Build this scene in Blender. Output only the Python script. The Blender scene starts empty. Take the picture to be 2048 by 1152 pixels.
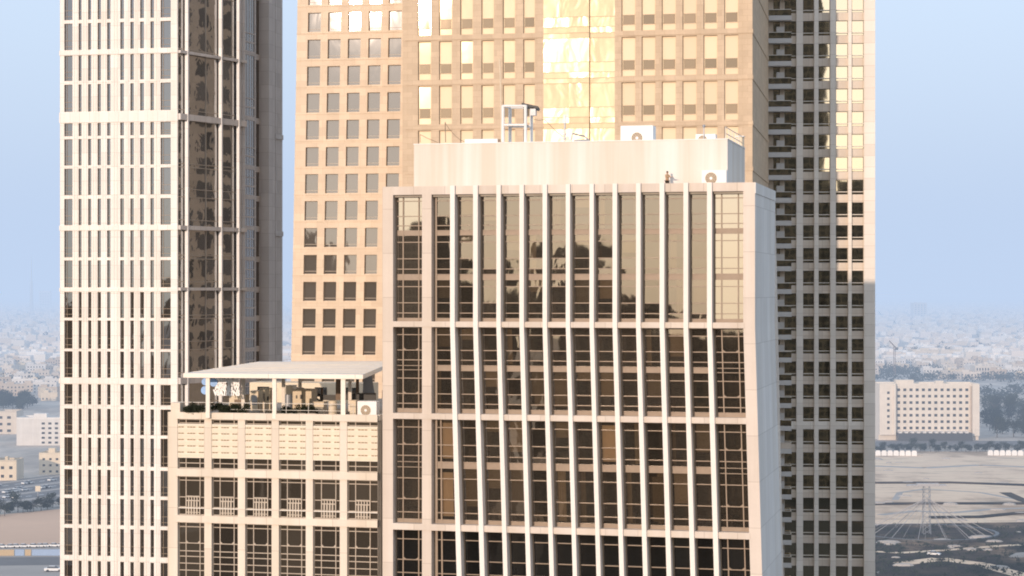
import bpy, bmesh, math, random
from mathutils import Vector, Matrix
random.seed(11)
scene = bpy.context.scene
COL = scene.collection
F = 4100.0; HZ = 580.0; CAMZ = 100.0
R = math.radians

# ------------------------------------------------------------------ render / world / camera
scene.render.engine = 'CYCLES'
scene.cycles.use_denoising = True
try: scene.cycles.denoiser = 'OPENIMAGEDENOISE'
except Exception: pass
scene.cycles.max_bounces = 6
scene.cycles.diffuse_bounces = 3
scene.cycles.glossy_bounces = 3
scene.cycles.transparent_max_bounces = 8
scene.cycles.pixel_filter_type = 'BLACKMAN_HARRIS'
scene.cycles.filter_width = 1.9
scene.cycles.sample_clamp_indirect = 6
scene.view_settings.view_transform = 'Standard'
scene.view_settings.look = 'None'
scene.view_settings.exposure = 0
scene.view_settings.gamma = 1

SUN_AZ = 24.5      # degrees to the left of straight behind the camera
SUN_EL = 8.0
sdir = Vector((-math.sin(R(SUN_AZ)) * math.cos(R(SUN_EL)), -math.cos(R(SUN_AZ)) * math.cos(R(SUN_EL)), math.sin(R(SUN_EL))))
w = bpy.data.worlds.new("World"); scene.world = w; w.use_nodes = True
wn = w.node_tree.nodes; wl = w.node_tree.links
sky = wn.new('ShaderNodeTexSky'); sky.sky_type = 'NISHITA'; sky.sun_disc = False
sky.sun_elevation = R(SUN_EL); sky.sun_rotation = R(180 + SUN_AZ)
sky.altitude = 0; sky.air_density = 1.0; sky.dust_density = 2.0; sky.ozone_density = 3.0
bg = wn['Background']; bg.inputs[1].default_value = 0.15
ga = wn.new('ShaderNodeGamma'); ga.inputs[1].default_value = .3
mu = wn.new('ShaderNodeMix'); mu.data_type = 'RGBA'; mu.blend_type = 'MULTIPLY'; mu.inputs[0].default_value = 1; mu.inputs[7].default_value = (5.0, 5.05, 5.4, 1)
wl.new(sky.outputs[0], ga.inputs[0]); wl.new(ga.outputs[0], mu.inputs[6]); wl.new(mu.outputs[2], bg.inputs[0])
sl = bpy.data.lights.new('sun', 'SUN'); sl.energy = 3.2; sl.angle = R(0.6); sl.color = (1.0, 0.785, 0.615)
so = bpy.data.objects.new('sun', sl); COL.objects.link(so)
so.rotation_euler = sdir.to_track_quat('Z', 'Y').to_euler(); so.location = (0, 0, 300)
cd = bpy.data.cameras.new('camera'); cam = bpy.data.objects.new('camera', cd); COL.objects.link(cam)
cam.location = (0, 0, CAMZ); cam.rotation_euler = (R(90), 0, 0)
cd.sensor_width = 36; cd.lens = 36 * F / 2048; cd.shift_y = (HZ - 576) / 2048
cd.clip_start = 1; cd.clip_end = 80000
scene.camera = cam

# ------------------------------------------------------------------ materials
class NT:
    def __init__(s, name):
        s.m = bpy.data.materials.new(name); s.m.use_nodes = True
        s.t = s.m.node_tree; s.t.nodes.clear()
        s.out = s.t.nodes.new('ShaderNodeOutputMaterial')
        s.tc = s.t.nodes.new('ShaderNodeTexCoord')
    def n(s, typ, **kw):
        x = s.t.nodes.new(typ)
        for k, v in kw.items():
            if isinstance(k, str) and k in x.bl_rna.properties: setattr(x, k, v)
            else: x.inputs[k].default_value = v
        return x
    def l(s, a, b): s.t.links.new(a, b)
    def mapping(s, scale, src='Object'):
        mp = s.t.nodes.new('ShaderNodeMapping'); mp.inputs['Scale'].default_value = scale
        s.l(s.tc.outputs[src], mp.inputs[0]); return mp.outputs[0]
    def noise(s, scale, sc=(1, 1, 1), detail=4, rough=.6):
        x = s.t.nodes.new('ShaderNodeTexNoise'); x.inputs['Scale'].default_value = scale
        x.inputs['Detail'].default_value = detail; x.inputs['Roughness'].default_value = rough
        s.l(s.mapping(sc), x.inputs['Vector']); return x.outputs['Fac']
    def ramp(s, fac, stops):
        r = s.t.nodes.new('ShaderNodeValToRGB'); e = r.color_ramp.elements
        e[0].position, e[0].color = stops[0][0], (*stops[0][1], 1)
        e[1].position, e[1].color = stops[-1][0], (*stops[-1][1], 1)
        for p, c in stops[1:-1]:
            k = e.new(p); k.color = (*c, 1)
        s.l(fac, r.inputs[0]); return r.outputs[0]
    def mul(s, a, b, fac=1.0):
        x = s.t.nodes.new('ShaderNodeMix'); x.data_type = 'RGBA'; x.blend_type = 'MULTIPLY'
        x.inputs[0].default_value = fac
        s.l(a, x.inputs[6]); s.l(b, x.inputs[7]); return x.outputs[2]
    def bump(s, h, strength, dist):
        b = s.t.nodes.new('ShaderNodeBump'); b.inputs['Strength'].default_value = strength
        b.inputs['Distance'].default_value = dist; s.l(h, b.inputs['Height']); return b.outputs[0]

def g3(v): return (v, v, v)

def stone(name, base, var=.10, joints=None, streak=0.0, rough=.8, nscale=.5, spec=.25, random_tint=0):
    """wall material: mottled base, optional panel joints (w, h in metres), optional rain streaks"""
    t = NT(name)
    c = t.n('ShaderNodeRGB'); c.outputs[0].default_value = (*base, 1)
    col = c.outputs[0]
    a = t.ramp(t.noise(nscale, detail=5), [(.3, g3(1 - var)), (.7, g3(1.0))]); col = t.mul(col, a)
    a = t.ramp(t.noise(6, detail=3), [(.25, g3(1 - var * .6)), (.75, g3(1.0))]); col = t.mul(col, a)
    if streak:
        a = t.ramp(t.noise(.55, (1, 1, .03), 4), [(.35, (1 - streak, 1 - streak * 1.25, 1 - streak * 1.7)), (.62, g3(1.0))]); col = t.mul(col, a)
    if joints:
        sx = t.n('ShaderNodeSeparateXYZ'); t.l(t.tc.outputs['Object'], sx.inputs[0])
        ad = t.n('ShaderNodeMath', operation='ADD'); t.l(sx.outputs[0], ad.inputs[0]); t.l(sx.outputs[1], ad.inputs[1])
        cx = t.n('ShaderNodeCombineXYZ'); t.l(ad.outputs[0], cx.inputs[0]); t.l(sx.outputs[2], cx.inputs[1])
        br = t.n('ShaderNodeTexBrick', offset=0.0 if len(joints) < 3 else .5)
        br.inputs['Scale'].default_value = 1; br.inputs['Brick Width'].default_value = joints[0]; br.inputs['Row Height'].default_value = joints[1]
        br.inputs['Mortar Size'].default_value = .03; br.inputs['Mortar Smooth'].default_value = .3
        br.inputs['Color1'].default_value = (1, 1, 1, 1); br.inputs['Color2'].default_value = (.885, .88, .875, 1); br.inputs['Mortar'].default_value = (.74, .72, .70, 1) if len(joints) < 3 else (.86, .84, .82, 1)
        t.l(cx.outputs[0], br.inputs[0]); col = t.mul(col, br.outputs[0])
    if random_tint:
        oi = t.n('ShaderNodeObjectInfo')
        a = t.ramp(oi.outputs['Random'], [(0, g3(1 - random_tint)), (1, g3(1.0))]); col = t.mul(col, a)
    p = t.n('ShaderNodeBsdfPrincipled'); p.inputs['Roughness'].default_value = rough
    p.inputs['Specular IOR Level'].default_value = spec
    t.l(col, p.inputs['Base Color'])
    t.l(t.bump(t.noise(9, detail=4), .25, .02), p.inputs['Normal'])
    t.l(p.outputs[0], t.out.inputs[0]); return t.m

def metal(name, base, rough=.5, metallic=.0, var=.15):
    t = NT(name)
    c = t.n('ShaderNodeRGB'); c.outputs[0].default_value = (*base, 1)
    col = t.mul(c.outputs[0], t.ramp(t.noise(2.5, detail=4), [(.3, g3(1 - var)), (.7, g3(1))]))
    p = t.n('ShaderNodeBsdfPrincipled'); p.inputs['Roughness'].default_value = rough; p.inputs['Metallic'].default_value = metallic
    t.l(col, p.inputs['Base Color']); t.l(p.outputs[0], t.out.inputs[0]); return t.m

def glass(name, tint, refl=.5, base=(.02, .02, .02), see=0.0, wob=.5, wscale=.45, rough=.02, wdist=.05, zs=.6, tilt=.0, rmin=.45):
    """coated facade glass: wobbly tinted mirror over a dark base (opaque) or over a see-through sheet (see>0)"""
    t = NT(name)
    oi = t.n('ShaderNodeObjectInfo')
    mp = t.t.nodes.new('ShaderNodeMapping'); mp.inputs['Scale'].default_value = (1, 1, zs)
    va = t.t.nodes.new('ShaderNodeVectorMath'); va.operation = 'ADD'
    sc = t.t.nodes.new('ShaderNodeVectorMath'); sc.operation = 'SCALE'
    sc.inputs[0].default_value = (37, 11, 23); t.l(oi.outputs['Random'], sc.inputs['Scale'])
    t.l(t.tc.outputs['Object'], va.inputs[0]); t.l(sc.outputs[0], va.inputs[1]); t.l(va.outputs[0], mp.inputs[0])
    no = t.t.nodes.new('ShaderNodeTexNoise'); no.inputs['Scale'].default_value = wscale; no.inputs['Detail'].default_value = 2.0
    no.inputs['Roughness'].default_value = .45; no.inputs['Distortion'].default_value = .6
    t.l(mp.outputs[0], no.inputs['Vector'])
    nrm = t.bump(no.outputs['Fac'], wob, wdist)
    if tilt:
        ge = t.n('ShaderNodeNewGeometry'); sm = t.n('ShaderNodeMath', operation='ADD')
        t.l(oi.outputs['Random'], sm.inputs[0]); t.l(ge.outputs['Random Per Island'], sm.inputs[1])
        wn_ = t.t.nodes.new('ShaderNodeTexWhiteNoise'); wn_.noise_dimensions = '1D'; t.l(sm.outputs[0], wn_.inputs['W'])
        sb = t.t.nodes.new('ShaderNodeVectorMath'); sb.operation = 'SUBTRACT'; sb.inputs[1].default_value = (.5, .5, .5); t.l(wn_.outputs['Color'], sb.inputs[0])
        s2 = t.t.nodes.new('ShaderNodeVectorMath'); s2.operation = 'SCALE'; s2.inputs['Scale'].default_value = tilt; t.l(sb.outputs[0], s2.inputs[0])
        a2 = t.t.nodes.new('ShaderNodeVectorMath'); a2.operation = 'ADD'; t.l(nrm, a2.inputs[0]); t.l(s2.outputs[0], a2.inputs[1])
        nm = t.t.nodes.new('ShaderNodeVectorMath'); nm.operation = 'NORMALIZE'; t.l(a2.outputs[0], nm.inputs[0]); nrm = nm.outputs[0]
    gl = t.n('ShaderNodeBsdfGlossy'); gl.inputs['Roughness'].default_value = rough; gl.inputs['Color'].default_value = (*tint, 1)
    t.l(nrm, gl.inputs['Normal'])
    df = t.n('ShaderNodeBsdfDiffuse')
    c = t.n('ShaderNodeRGB'); c.outputs[0].default_value = (*base, 1)
    a = t.ramp(oi.outputs['Random'], [(0, g3(rmin)), (1, g3(1))])
    t.l(t.mul(c.outputs[0], a), df.inputs['Color'])
    under = df.outputs[0]
    if see:
        tr = t.n('ShaderNodeBsdfTransparent'); tr.inputs['Color'].default_value = (*[min(1, x * 1.0) for x in (.86, .83, .78)], 1)
        mx = t.n('ShaderNodeMixShader'); mx.inputs[0].default_value = see
        t.l(df.outputs[0], mx.inputs[1]); t.l(tr.outputs[0], mx.inputs[2]); under = mx.outputs[0]
    lw = t.n('ShaderNodeLayerWeight'); lw.inputs['Blend'].default_value = .25
    ma = t.n('ShaderNodeMath', operation='MULTIPLY_ADD'); ma.inputs[1].default_value = .5; ma.inputs[2].default_value = refl; ma.use_clamp = True
    t.l(lw.outputs['Fresnel'], ma.inputs[0])
    mx = t.n('ShaderNodeMixShader'); t.l(ma.outputs[0], mx.inputs[0]); t.l(under, mx.inputs[1]); t.l(gl.outputs[0], mx.inputs[2])
    t.l(mx.outputs[0], t.out.inputs[0]); return t.m

M = {}
M['white_stone'] = stone('white_cladding', (.90, .85, .80), .05, (1.22, 1.66), .08)
M['white_shade'] = stone('white_spandrel', (.62, .58, .54), .06)
M['grey_clad'] = stone('grey_cladding', (.68, .63, .59), .08, (1.1, 1.7))
M['col_white'] = stone('white_column', (.90, .86, .82), .04, (9, 3.4))
M['beige_a'] = stone('pale_limestone', (.77, .62, .47), .09, (1.3, .9, 1), .04)
M['beige_b'] = stone('tan_limestone', (.66, .515, .37), .13, (1.1, .62, 1), .05)
M['cream_c'] = stone('cream_cladding', (.74, .65, .57), .06, (2.6, 3.55), .10)
M['fin_c'] = stone('white_fin', (.84, .78, .72), .04, None, .03)
M['side_c'] = stone('pale_side_cladding', (.86, .81, .76), .05, (2.4, 3.55), .06)
M['cream_d'] = stone('cream_precast', (.80, .71, .60), .05, (2.9, 3.4), .09)
M['pent'] = stone('white_render_streaked', (.80, .745, .69), .03, None, .17, nscale=.3)
M['e_wall'] = stone('greige_cladding', (.74, .65, .56), .08, (1.6, 1.35), .06)
M['e_pier'] = stone('pale_pier', (.86, .80, .73), .06, (2.0, 1.35), .05)
M['e_soffit'] = stone('balcony_slab', (.64, .62, .60), .06)
M['frame_tan'] = metal('tan_window_frame', (.26, .19, .13), .5)
M['frame_c'] = metal('bronze_window_frame', (.29, .21, .145), .5)
M['frame_pale'] = metal('pale_window_frame', (.46, .38, .30), .5)
M['frame_white'] = metal('white_rail', (.72, .66, .58), .5)
M['dark_metal'] = metal('dark_metal', (.06, .055, .05), .5)
M['grey_metal'] = metal('grey_metal', (.32, .33, .35), .45, .3)
M['white_paint'] = metal('white_paint', (.80, .78, .75), .55, 0, .06)
M['cream_paint'] = metal('cream_paint', (.70, .58, .42), .6, 0, .12)
M['grille_cream'] = metal('grille_cream', (.52, .44, .35), .6)
M['slot_tan'] = metal('slot_tan', (.42, .30, .18), .7)
M['wire_grey'] = metal('wire_grey', (.42, .40, .39), .6)
M['rust'] = metal('brown_steel', (.22, .15, .10), .6)
M['rubber'] = metal('black_rubber', (.02, .02, .02), .8)
M['room'] = stone('dim_room', (.10, .075, .055), .5, None, 0, .9, 1.2)
M['blind'] = stone('tan_blind', (.46, .33, .20), .15, None, .15, .9, .8, random_tint=.6)
M['blind_bright'] = stone('bright_tan_blind', (.88, .64, .40), .06, None, .05, .9)
M['louvre'] = stone('cream_louvre', (.92, .83, .68), .08, None, 0, .7)
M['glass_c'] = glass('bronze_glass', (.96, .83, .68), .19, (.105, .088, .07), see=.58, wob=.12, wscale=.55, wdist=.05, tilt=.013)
M['glass_c_shaded'] = glass('shaded_bronze_glass', (.9, .9, .9), .05, (.025, .024, .022), see=.25, wob=.12, wscale=.5, tilt=.01)  # darker copy of the bronze glass: bottom-tier shade put into its colour
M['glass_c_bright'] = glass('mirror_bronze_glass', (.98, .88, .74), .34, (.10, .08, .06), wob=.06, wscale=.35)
M['glass_d'] = glass('dark_bronze_glass', (.75, .68, .60), .14, (.07, .058, .045), see=.0, wob=.06, tilt=.02)
M['glass_a'] = glass('grey_glass', (.76, .86, 1.0), .15, (.07, .06, .05), wob=.12, wscale=.6, tilt=.02)
M['glass_s'] = glass('wavy_brown_glass', (.86, .88, .90), .44, (.19, .175, .16), wob=.70, wscale=.55, wdist=.06, zs=.9, tilt=.03)
M['glass_s2'] = glass('dark_recess_glass', (.55, .50, .46), .50, (.07, .06, .05), wob=.10, wscale=.5)
M['glass_b1'] = glass('beige_mirror_glass', (.96, .93, .92), .135, (.12, .105, .09), wob=.14, wscale=.40, tilt=.004, rmin=.8)
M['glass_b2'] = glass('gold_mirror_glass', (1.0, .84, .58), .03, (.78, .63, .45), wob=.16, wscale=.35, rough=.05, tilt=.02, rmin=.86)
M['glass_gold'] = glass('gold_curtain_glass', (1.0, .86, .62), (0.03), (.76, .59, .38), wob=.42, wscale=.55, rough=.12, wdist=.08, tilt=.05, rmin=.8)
M['vent'] = glass('brown_vent_glass', (.6, .48, .36), .25, (.22, .15, .09), wob=.1)
M['glass_e'] = glass('charcoal_glass', (1.0, .84, .60), .78, (.012, .012, .013), wob=.06, wscale=.4, tilt=.003)
M['glass_pane'] = glass('far_window_glass', (.5, .5, .5), .15, (.06, .06, .06), wob=.0)
M['side_pane'] = glass('side_window_glass', (.6, .6, .6), .15, (.22, .19, .16), wob=.05)
M['pergola'] = stone('cream_slab', (.92, .83, .72), .07, (6, 40), .0, .8, .25)
M['leaf'] = stone('foliage', (.055, .065, .035), .6, None, 0, .9, 1.5, random_tint=.3)
M['bark'] = stone('bark', (.12, .09, .06), .3)
M['asphalt'] = stone('asphalt', (.22, .20, .185), .2, None, 0, .9, .05)
M['reflected_ground'] = stone('dark_reflected_ground', (.05, .047, .044), .25, None, 0, .9, .05)  # near-black tone for the added ground sheet mirrored in the windows
M['paving'] = stone('road_verge', (.48, .42, .36), .2, None, 0, .9, .03)
M['sandlot'] = stone('pink_sand', (.78, .50, .32), .12, None, 0, .95, .02)
M['blue_board'] = metal('blue_hoarding', (.30, .40, .56), .6)
M['orange_board'] = metal('orange_hoarding', (.50, .36, .20), .6)
M['sign_blue'] = metal('sky_blue_plastic', (.25, .45, .80), .4)
M['sign_white'] = metal('white_letters', (.92, .92, .92), .4, 0, .02)
M['skin'] = stone('skin', (.45, .28, .18), .05)
M['shirt'] = stone('tan_shirt', (.52, .36, .22), .1)
M['shorts'] = stone('dark_trousers', (.06, .045, .035), .1)
M['hair'] = stone('dark_hair', (.04, .03, .02), .1)
M['concrete'] = stone('roof_concrete', (.42, .37, .31), .2)
for i, c in enumerate([(.78, .67, .55), (.84, .74, .62), (.68, .55, .42), (.82, .68, .50), (.86, .80, .73)]):
    M['house%d' % i] = stone('house_render_%d' % i, c, .12, None, .05, .9, .2, random_tint=.2)

# ------------------------------------------------------------------ mesh helpers
class MB:
    def __init__(s, warp=None): s.v = []; s.f = []; s.warp = warp
    def quad(s, *p):
        b = len(s.v); s.v += [tuple(q) for q in p]; s.f.append(tuple(range(b, b + len(p))))
    def box(s, x0, x1, y0, y1, z0, z1):
        b = len(s.v)
        s.v += [(x0, y0, z0), (x1, y0, z0), (x1, y1, z0), (x0, y1, z0), (x0, y0, z1), (x1, y0, z1), (x1, y1, z1), (x0, y1, z1)]
        s.f += [tuple(b + i for i in q) for q in ((0, 3, 2, 1), (4, 5, 6, 7), (0, 1, 5, 4), (1, 2, 6, 5), (2, 3, 7, 6), (3, 0, 4, 7))]
    def prism(s, pts, z0, z1):
        n = len(pts); b = len(s.v)
        s.v += [(p[0], p[1], z0) for p in pts] + [(p[0], p[1], z1) for p in pts]
        s.f.append(tuple(b + i for i in range(n))[::-1]); s.f.append(tuple(b + n + i for i in range(n)))
        for i in range(n):
            j = (i + 1) % n; s.f.append((b + i, b + j, b + n + j, b + n + i))
    def tube(s, p, q, r0, r1=None, n=8, cap=True):
        r1 = r0 if r1 is None else r1
        p, q = Vector(p), Vector(q); d = (q - p).normalized()
        a = d.orthogonal().normalized(); c = d.cross(a); b = len(s.v)
        for i in range(n):
            t = 2 * math.pi * i / n; o = a * math.cos(t) + c * math.sin(t)
            s.v.append(tuple(p + o * r0)); s.v.append(tuple(q + o * r1))
        for i in range(n):
            j = (i + 1) % n; s.f.append((b + 2 * i, b + 2 * j, b + 2 * j + 1, b + 2 * i + 1))
        if cap:
            s.f.append(tuple(b + 2 * i for i in range(n))[::-1]); s.f.append(tuple(b + 2 * i + 1 for i in range(n)))
    def ball(s, c, r, seg=10, rings=6, sx=1, sy=1, sz=1):
        b = len(s.v)
        s.v.append((c[0], c[1], c[2] + r * sz))
        for i in range(1, rings):
            t = math.pi * i / rings
            for j in range(seg):
                u = 2 * math.pi * j / seg
                s.v.append((c[0] + r * sx * math.sin(t) * math.cos(u), c[1] + r * sy * math.sin(t) * math.sin(u), c[2] + r * sz * math.cos(t)))
        s.v.append((c[0], c[1], c[2] - r * sz)); e = len(s.v) - 1
        for j in range(seg): s.f.append((b, b + 1 + j, b + 1 + (j + 1) % seg))
        for i in range(rings - 2):
            for j in range(seg):
                p = b + 1 + i * seg + j; q = b + 1 + i * seg + (j + 1) % seg
                s.f.append((p, p + seg, q + seg, q))
        k = b + 1 + (rings - 2) * seg
        for j in range(seg): s.f.append((k + j, e, k + (j + 1) % seg))
    def build(s, name, mat, parent=None, loc=None, smooth=False, bevel=0):
        me = bpy.data.meshes.new(name)
        v = s.v if s.warp is None else [(*s.warp(p),) for p in s.v]
        me.from_pydata(v, [], s.f); me.update()
        if smooth: me.polygons.foreach_set('use_smooth', [True] * len(me.polygons))
        me.materials.append(M[mat] if isinstance(mat, str) else mat)
        o = bpy.data.objects.new(name, me); COL.objects.link(o)
        if parent is not None: o.parent = parent
        if loc is not None: o.location = loc
        if bevel:
            b = o.modifiers.new('bevel', 'BEVEL'); b.width = bevel; b.segments = 2; b.limit_method = 'ANGLE'
        return o

def tag(o, label=None, cat=None, group=None, kind=None):
    if label: o['label'] = label
    if cat: o['category'] = cat
    if group: o['group'] = group
    if kind: o['kind'] = kind
    return o
def empty(name, loc, rz=0, label=None, cat=None, group=None):
    o = bpy.data.objects.new(name, None); COL.objects.link(o); o.location = loc; o.rotation_euler = (0, 0, rz)
    o.empty_display_size = .5
    return tag(o, label, cat, group)
def children(o): return [c for c in bpy.data.objects if c.parent == o]
def copy_tree(o, parent=None):
    c = o.copy(); COL.objects.link(c)
    if parent is not None: c.parent = parent; c.matrix_parent_inverse = o.matrix_parent_inverse
    for ch in children(o): copy_tree(ch, c)
    return c

class Fac:
    """a vertical facade plane through two measured vertical edges; local x runs along it, local y goes into the building"""
    def __init__(s, pl, yl, pr, yr, ref=None):
        a = Vector(((pl - 1024) / F * yl, yl)); b = Vector(((pr - 1024) / F * yr, yr))
        d = (b - a); s.len = d.length; d.normalize()
        s.p = a; s.c = d.x; s.s = -d.y; s.th = math.atan2(s.s, s.c); s.ref = ref
    def back(s, dep):
        o = Fac.__new__(Fac); o.p = s.p + Vector((s.s, s.c)) * dep; o.c, o.s, o.th, o.len, o.ref = s.c, s.s, s.th, s.len, s.ref; return o
    def u(s, px):
        t = (px - 1024) / F; return (t * s.p.y - s.p.x) / (s.c + t * s.s)
    def depth(s, px): return s.p.y - s.u(px) * s.s
    def z(s, py, px=None):
        px = s.ref if px is None else px
        return CAMZ + (HZ - py) / F * s.depth(px)
    def root(s, name, label, cat): return empty(name, (s.p.x, s.p.y, 0), -s.th, label, cat)
    def world(s, x, y, z): return Vector((s.p.x + x * s.c + y * s.s, s.p.y - x * s.s + y * s.c, z))

def wall(mb, xs, zs, hole, y=0.0, dep=.3, split=False):
    """front sheet on the grid xs x zs at plane y; hole(i,j) cells are left open and get reveals dep deep"""
    for i in range(len(xs) - 1):
        j = 0
        while j < len(zs) - 1:
            if hole(i, j):
                x0, x1, z0, z1 = xs[i], xs[i + 1], zs[j], zs[j + 1]; y1 = y + dep
                if not (i > 0 and hole(i - 1, j)): mb.quad((x0, y, z0), (x0, y1, z0), (x0, y1, z1), (x0, y, z1))
                if not (i < len(xs) - 2 and hole(i + 1, j)): mb.quad((x1, y, z0), (x1, y, z1), (x1, y1, z1), (x1, y1, z0))
                if not (j > 0 and hole(i, j - 1)): mb.quad((x0, y, z0), (x1, y, z0), (x1, y1, z0), (x0, y1, z0))
                if not (j < len(zs) - 2 and hole(i, j + 1)): mb.quad((x0, y, z1), (x0, y1, z1), (x1, y1, z1), (x1, y, z1))
                j += 1
            else:
                k = j
                while k < len(zs) - 1 and not hole(i, k):
                    k += 1
                    if split: break
                mb.quad((xs[i], y, zs[j]), (xs[i + 1], y, zs[j]), (xs[i + 1], y, zs[k]), (xs[i], y, zs[k])); j = k

def shell(mb, x0, x1, y0, y1, z0, z1, front=False):
    """side, back and roof of a block (front left to the detailed wall)"""
    mb.quad((x1, y0, z0), (x1, y1, z0), (x1, y1, z1), (x1, y0, z1))
    mb.quad((x0, y1, z0), (x0, y0, z0), (x0, y0, z1), (x0, y1, z1))
    mb.quad((x1, y1, z0), (x0, y1, z0), (x0, y1, z1), (x1, y1, z1))
    mb.quad((x0, y0, z1), (x1, y0, z1), (x1, y1, z1), (x0, y1, z1))

def bars(mb, x0, x1, z0, z1, y, vs, hs, t=.05, d=.05, border=True):
    """window bars: verticals at vs, horizontals at hs; horizontals sit 3 mm behind so that no faces share a plane"""
    if border:
        mb.box(x0, x0 + t, y - d, y, z0, z1); mb.box(x1 - t, x1, y - d, y, z0, z1)
        mb.box(x0 + t, x1 - t, y - d + .003, y, z0, z0 + t); mb.box(x0 + t, x1 - t, y - d + .003, y, z1 - t, z1)
    for v in vs: mb.box(v - t / 2, v + t / 2, y - d + .006, y - .001, z0 + (t if border else 0), z1 - (t if border else 0))
    for h in hs: mb.box(x0 + (t if border else 0), x1 - (t if border else 0), y - d + .012, y - .002, h - t / 2, h + t / 2)

exec_parts = []
GH = 0.0
def fmat(f):
    return Matrix.Translation((f.p.x, f.p.y, 0)) @ Matrix.Rotation(-f.th, 4, 'Z')
def on(o, root_f, f):
    """seat a child built in the frame of facade f under a root that stands in the frame of facade root_f"""
    o.matrix_local = fmat(root_f).inverted() @ fmat(f); return o

# =================================================================== white tower with the glazed flank
fa = Fac(120, 243, 355, 240, ref=240); W = fa.len
A = fa.root('office_tower', 'tall white tower at left with narrow dark window slits and a glazed brown flank', 'tower')
A_COLS = [(128.5, 145), (157, 163.2), (176, 182.6), (195, 202), (214, 221), (240.3, 248), (260.5, 267.7), (280, 288), (300.7, 308), (321, 341.5)]
A_ROWS = [(-191, -137), (-129, -82), (-74, -24), (-17, 37.5), (44.4, 98), (109, 160), (167, 222), (245, 271), (277, 330), (336, 389.6), (397, 450), (461, 514.6), (520.5, 575),
          (584, 636), (641, 698), (703, 756), (769, 810), (818, 870), (876, 933), (940, 991.6), (998, 1051), (1058, 1113), (1123.5, 1175), (1182, 1232)]
A_TOP = fa.z(-260)
xs = [0]; zs = [0]
for a, b in A_COLS: xs += [fa.u(a), fa.u(b)]
xs.append(W)
for t, b in reversed(A_ROWS): zs += [fa.z(b), fa.z(t)]
zs.append(A_TOP)
m = MB(); wall(m, xs, zs, lambda i, j: i % 2 == 1 and j % 2 == 1, 0, .32); m.build('front_wall', 'white_stone', A)
m = MB()
for k in range(9):
    c = (A_COLS[k][1] + A_COLS[k + 1][0]) / 2; x = fa.u(c)
    for dx in (-.17, .17): m.box(x + dx - .05, x + dx + .05, -.05, .01, 0, A_TOP)
m.build('rib', 'white_stone', A)
for t, b in ((98, 109), (222.5, 244.5), (450, 461), (756.5, 768.5), (575.5, 583.5)):
    m = MB(); m.box(-.06, W + .06, -.09, .01, fa.z(b) + .03, fa.z(t) - .03); m.build('cornice_band', 'white_stone', A)
wins = []
for ci, (a, b) in enumerate(A_COLS):
    for (t, bt) in A_ROWS: wins.append((fa.u(a), fa.u(b), fa.z(bt), fa.z(t), ci in (0, 9), 0 if bt < 10 or t > 1140 else 1))
wins.sort(key=lambda q: -(q[1] - q[0]) * (q[3] - q[2]) * q[5])
def a_win(mf, mp, q):
    x0, x1, z0, z1, wide, _ = q; h = z1 - z0
    bars(mf, x0, x1, z0, z1, .24, [x0 + .28] if wide else [], [z0 + .1 * h + .12, z0 + .36 * h], .05, .05)
    mp.quad((x0, .245, z0), (x1, .245, z0), (x1, .245, z1), (x0, .245, z1))
for q in wins[:100]:
    mf = MB(); mp = MB(); a_win(mf, mp, q)
    f_ = mf.build('window', 'frame_tan', A); mp.build('pane', 'glass_a', f_)
mf = MB(); mp = MB()
for q in wins[100:]: a_win(mf, mp, q)
f_ = tag(mf.build('window', 'frame_tan', A), kind='stuff'); tag(mp.build('pane', 'glass_a', f_), kind='stuff')
# glazed flank
fs1 = Fac(355, 240, 487, 251, ref=355); fs2 = Fac(487, 251, 565, 262, ref=487)
tiers = [-300, -170, -20, 103, 234, 333, 393, 455, 517, 579, 638, 700, 762, 814, 872, 936, 994, 1055, 1118, 1178]
for (a, b) in ((357, 367.5), (375, 411), (413, 435), (444, 463), (465, 469)):
    for k in range(len(tiers) - 1):
        m = MB(); x0, x1, z0, z1 = fs1.u(a), fs1.u(b), fs1.z(tiers[k + 1]), fs1.z(tiers[k])
        m.quad((x0, .05, z0), (x1, .05, z0), (x1, .05, z1), (x0, .05, z1)); on(m.build('glass_panel', 'glass_s', A), fa, fs1)
m = MB()
for t in tiers[1:-1]:
    for dy in ((0, -7) if t in (103, 333, 517, 638, 814, 936, 1055) else (0, -16)):
        m.box(fs1.u(357), fs1.u(470), 0.0, .06, fs1.z(t + dy) - .05, fs1.z(t + dy) + .05)
for p in (412, 464): m.box(fs1.u(p) - .06, fs1.u(p) + .06, -.03, .062, 0, A_TOP)
on(m.build('mullion', 'frame_pale', A), fa, fs1)
inv0 = fmat(fa).inverted()
for p, r in ((371, .26), (438.5, .27), (473.5, .27)):
    q = inv0 @ fs1.world(fs1.u(p), -.22, 0); m = MB(); m.box(q.x - r * .8, q.x + r * .8, q.y - r * .8, q.y + r * .8, 0, A_TOP); m.build('column', 'col_white', A, bevel=.05)
m = MB(); m.box(fs1.u(484), fs1.u(489), -.15, .2, 0, A_TOP); on(m.build('column', 'grey_clad', A), fa, fs1)
for t, h in ((103, .34), (233, .72), (455, .5), (578, .36), (762, .72), (936, .3), (1118, .3)):
    m = MB(); m.box(fs1.u(355.5), fs1.len + .1, -.42, -.02, fs1.z(t) - h / 2, fs1.z(t) + h / 2); on(m.build('ledge', 'grey_clad', A), fa, fs1)
m = MB(); m.box(fs1.u(476), fs1.u(484), .0, .3, 0, A_TOP); m.box(fs1.u(355), fs1.u(357), .01, .3, 0, A_TOP)
on(m.build('flank_wall', 'grey_clad', A), fa, fs1)
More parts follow.
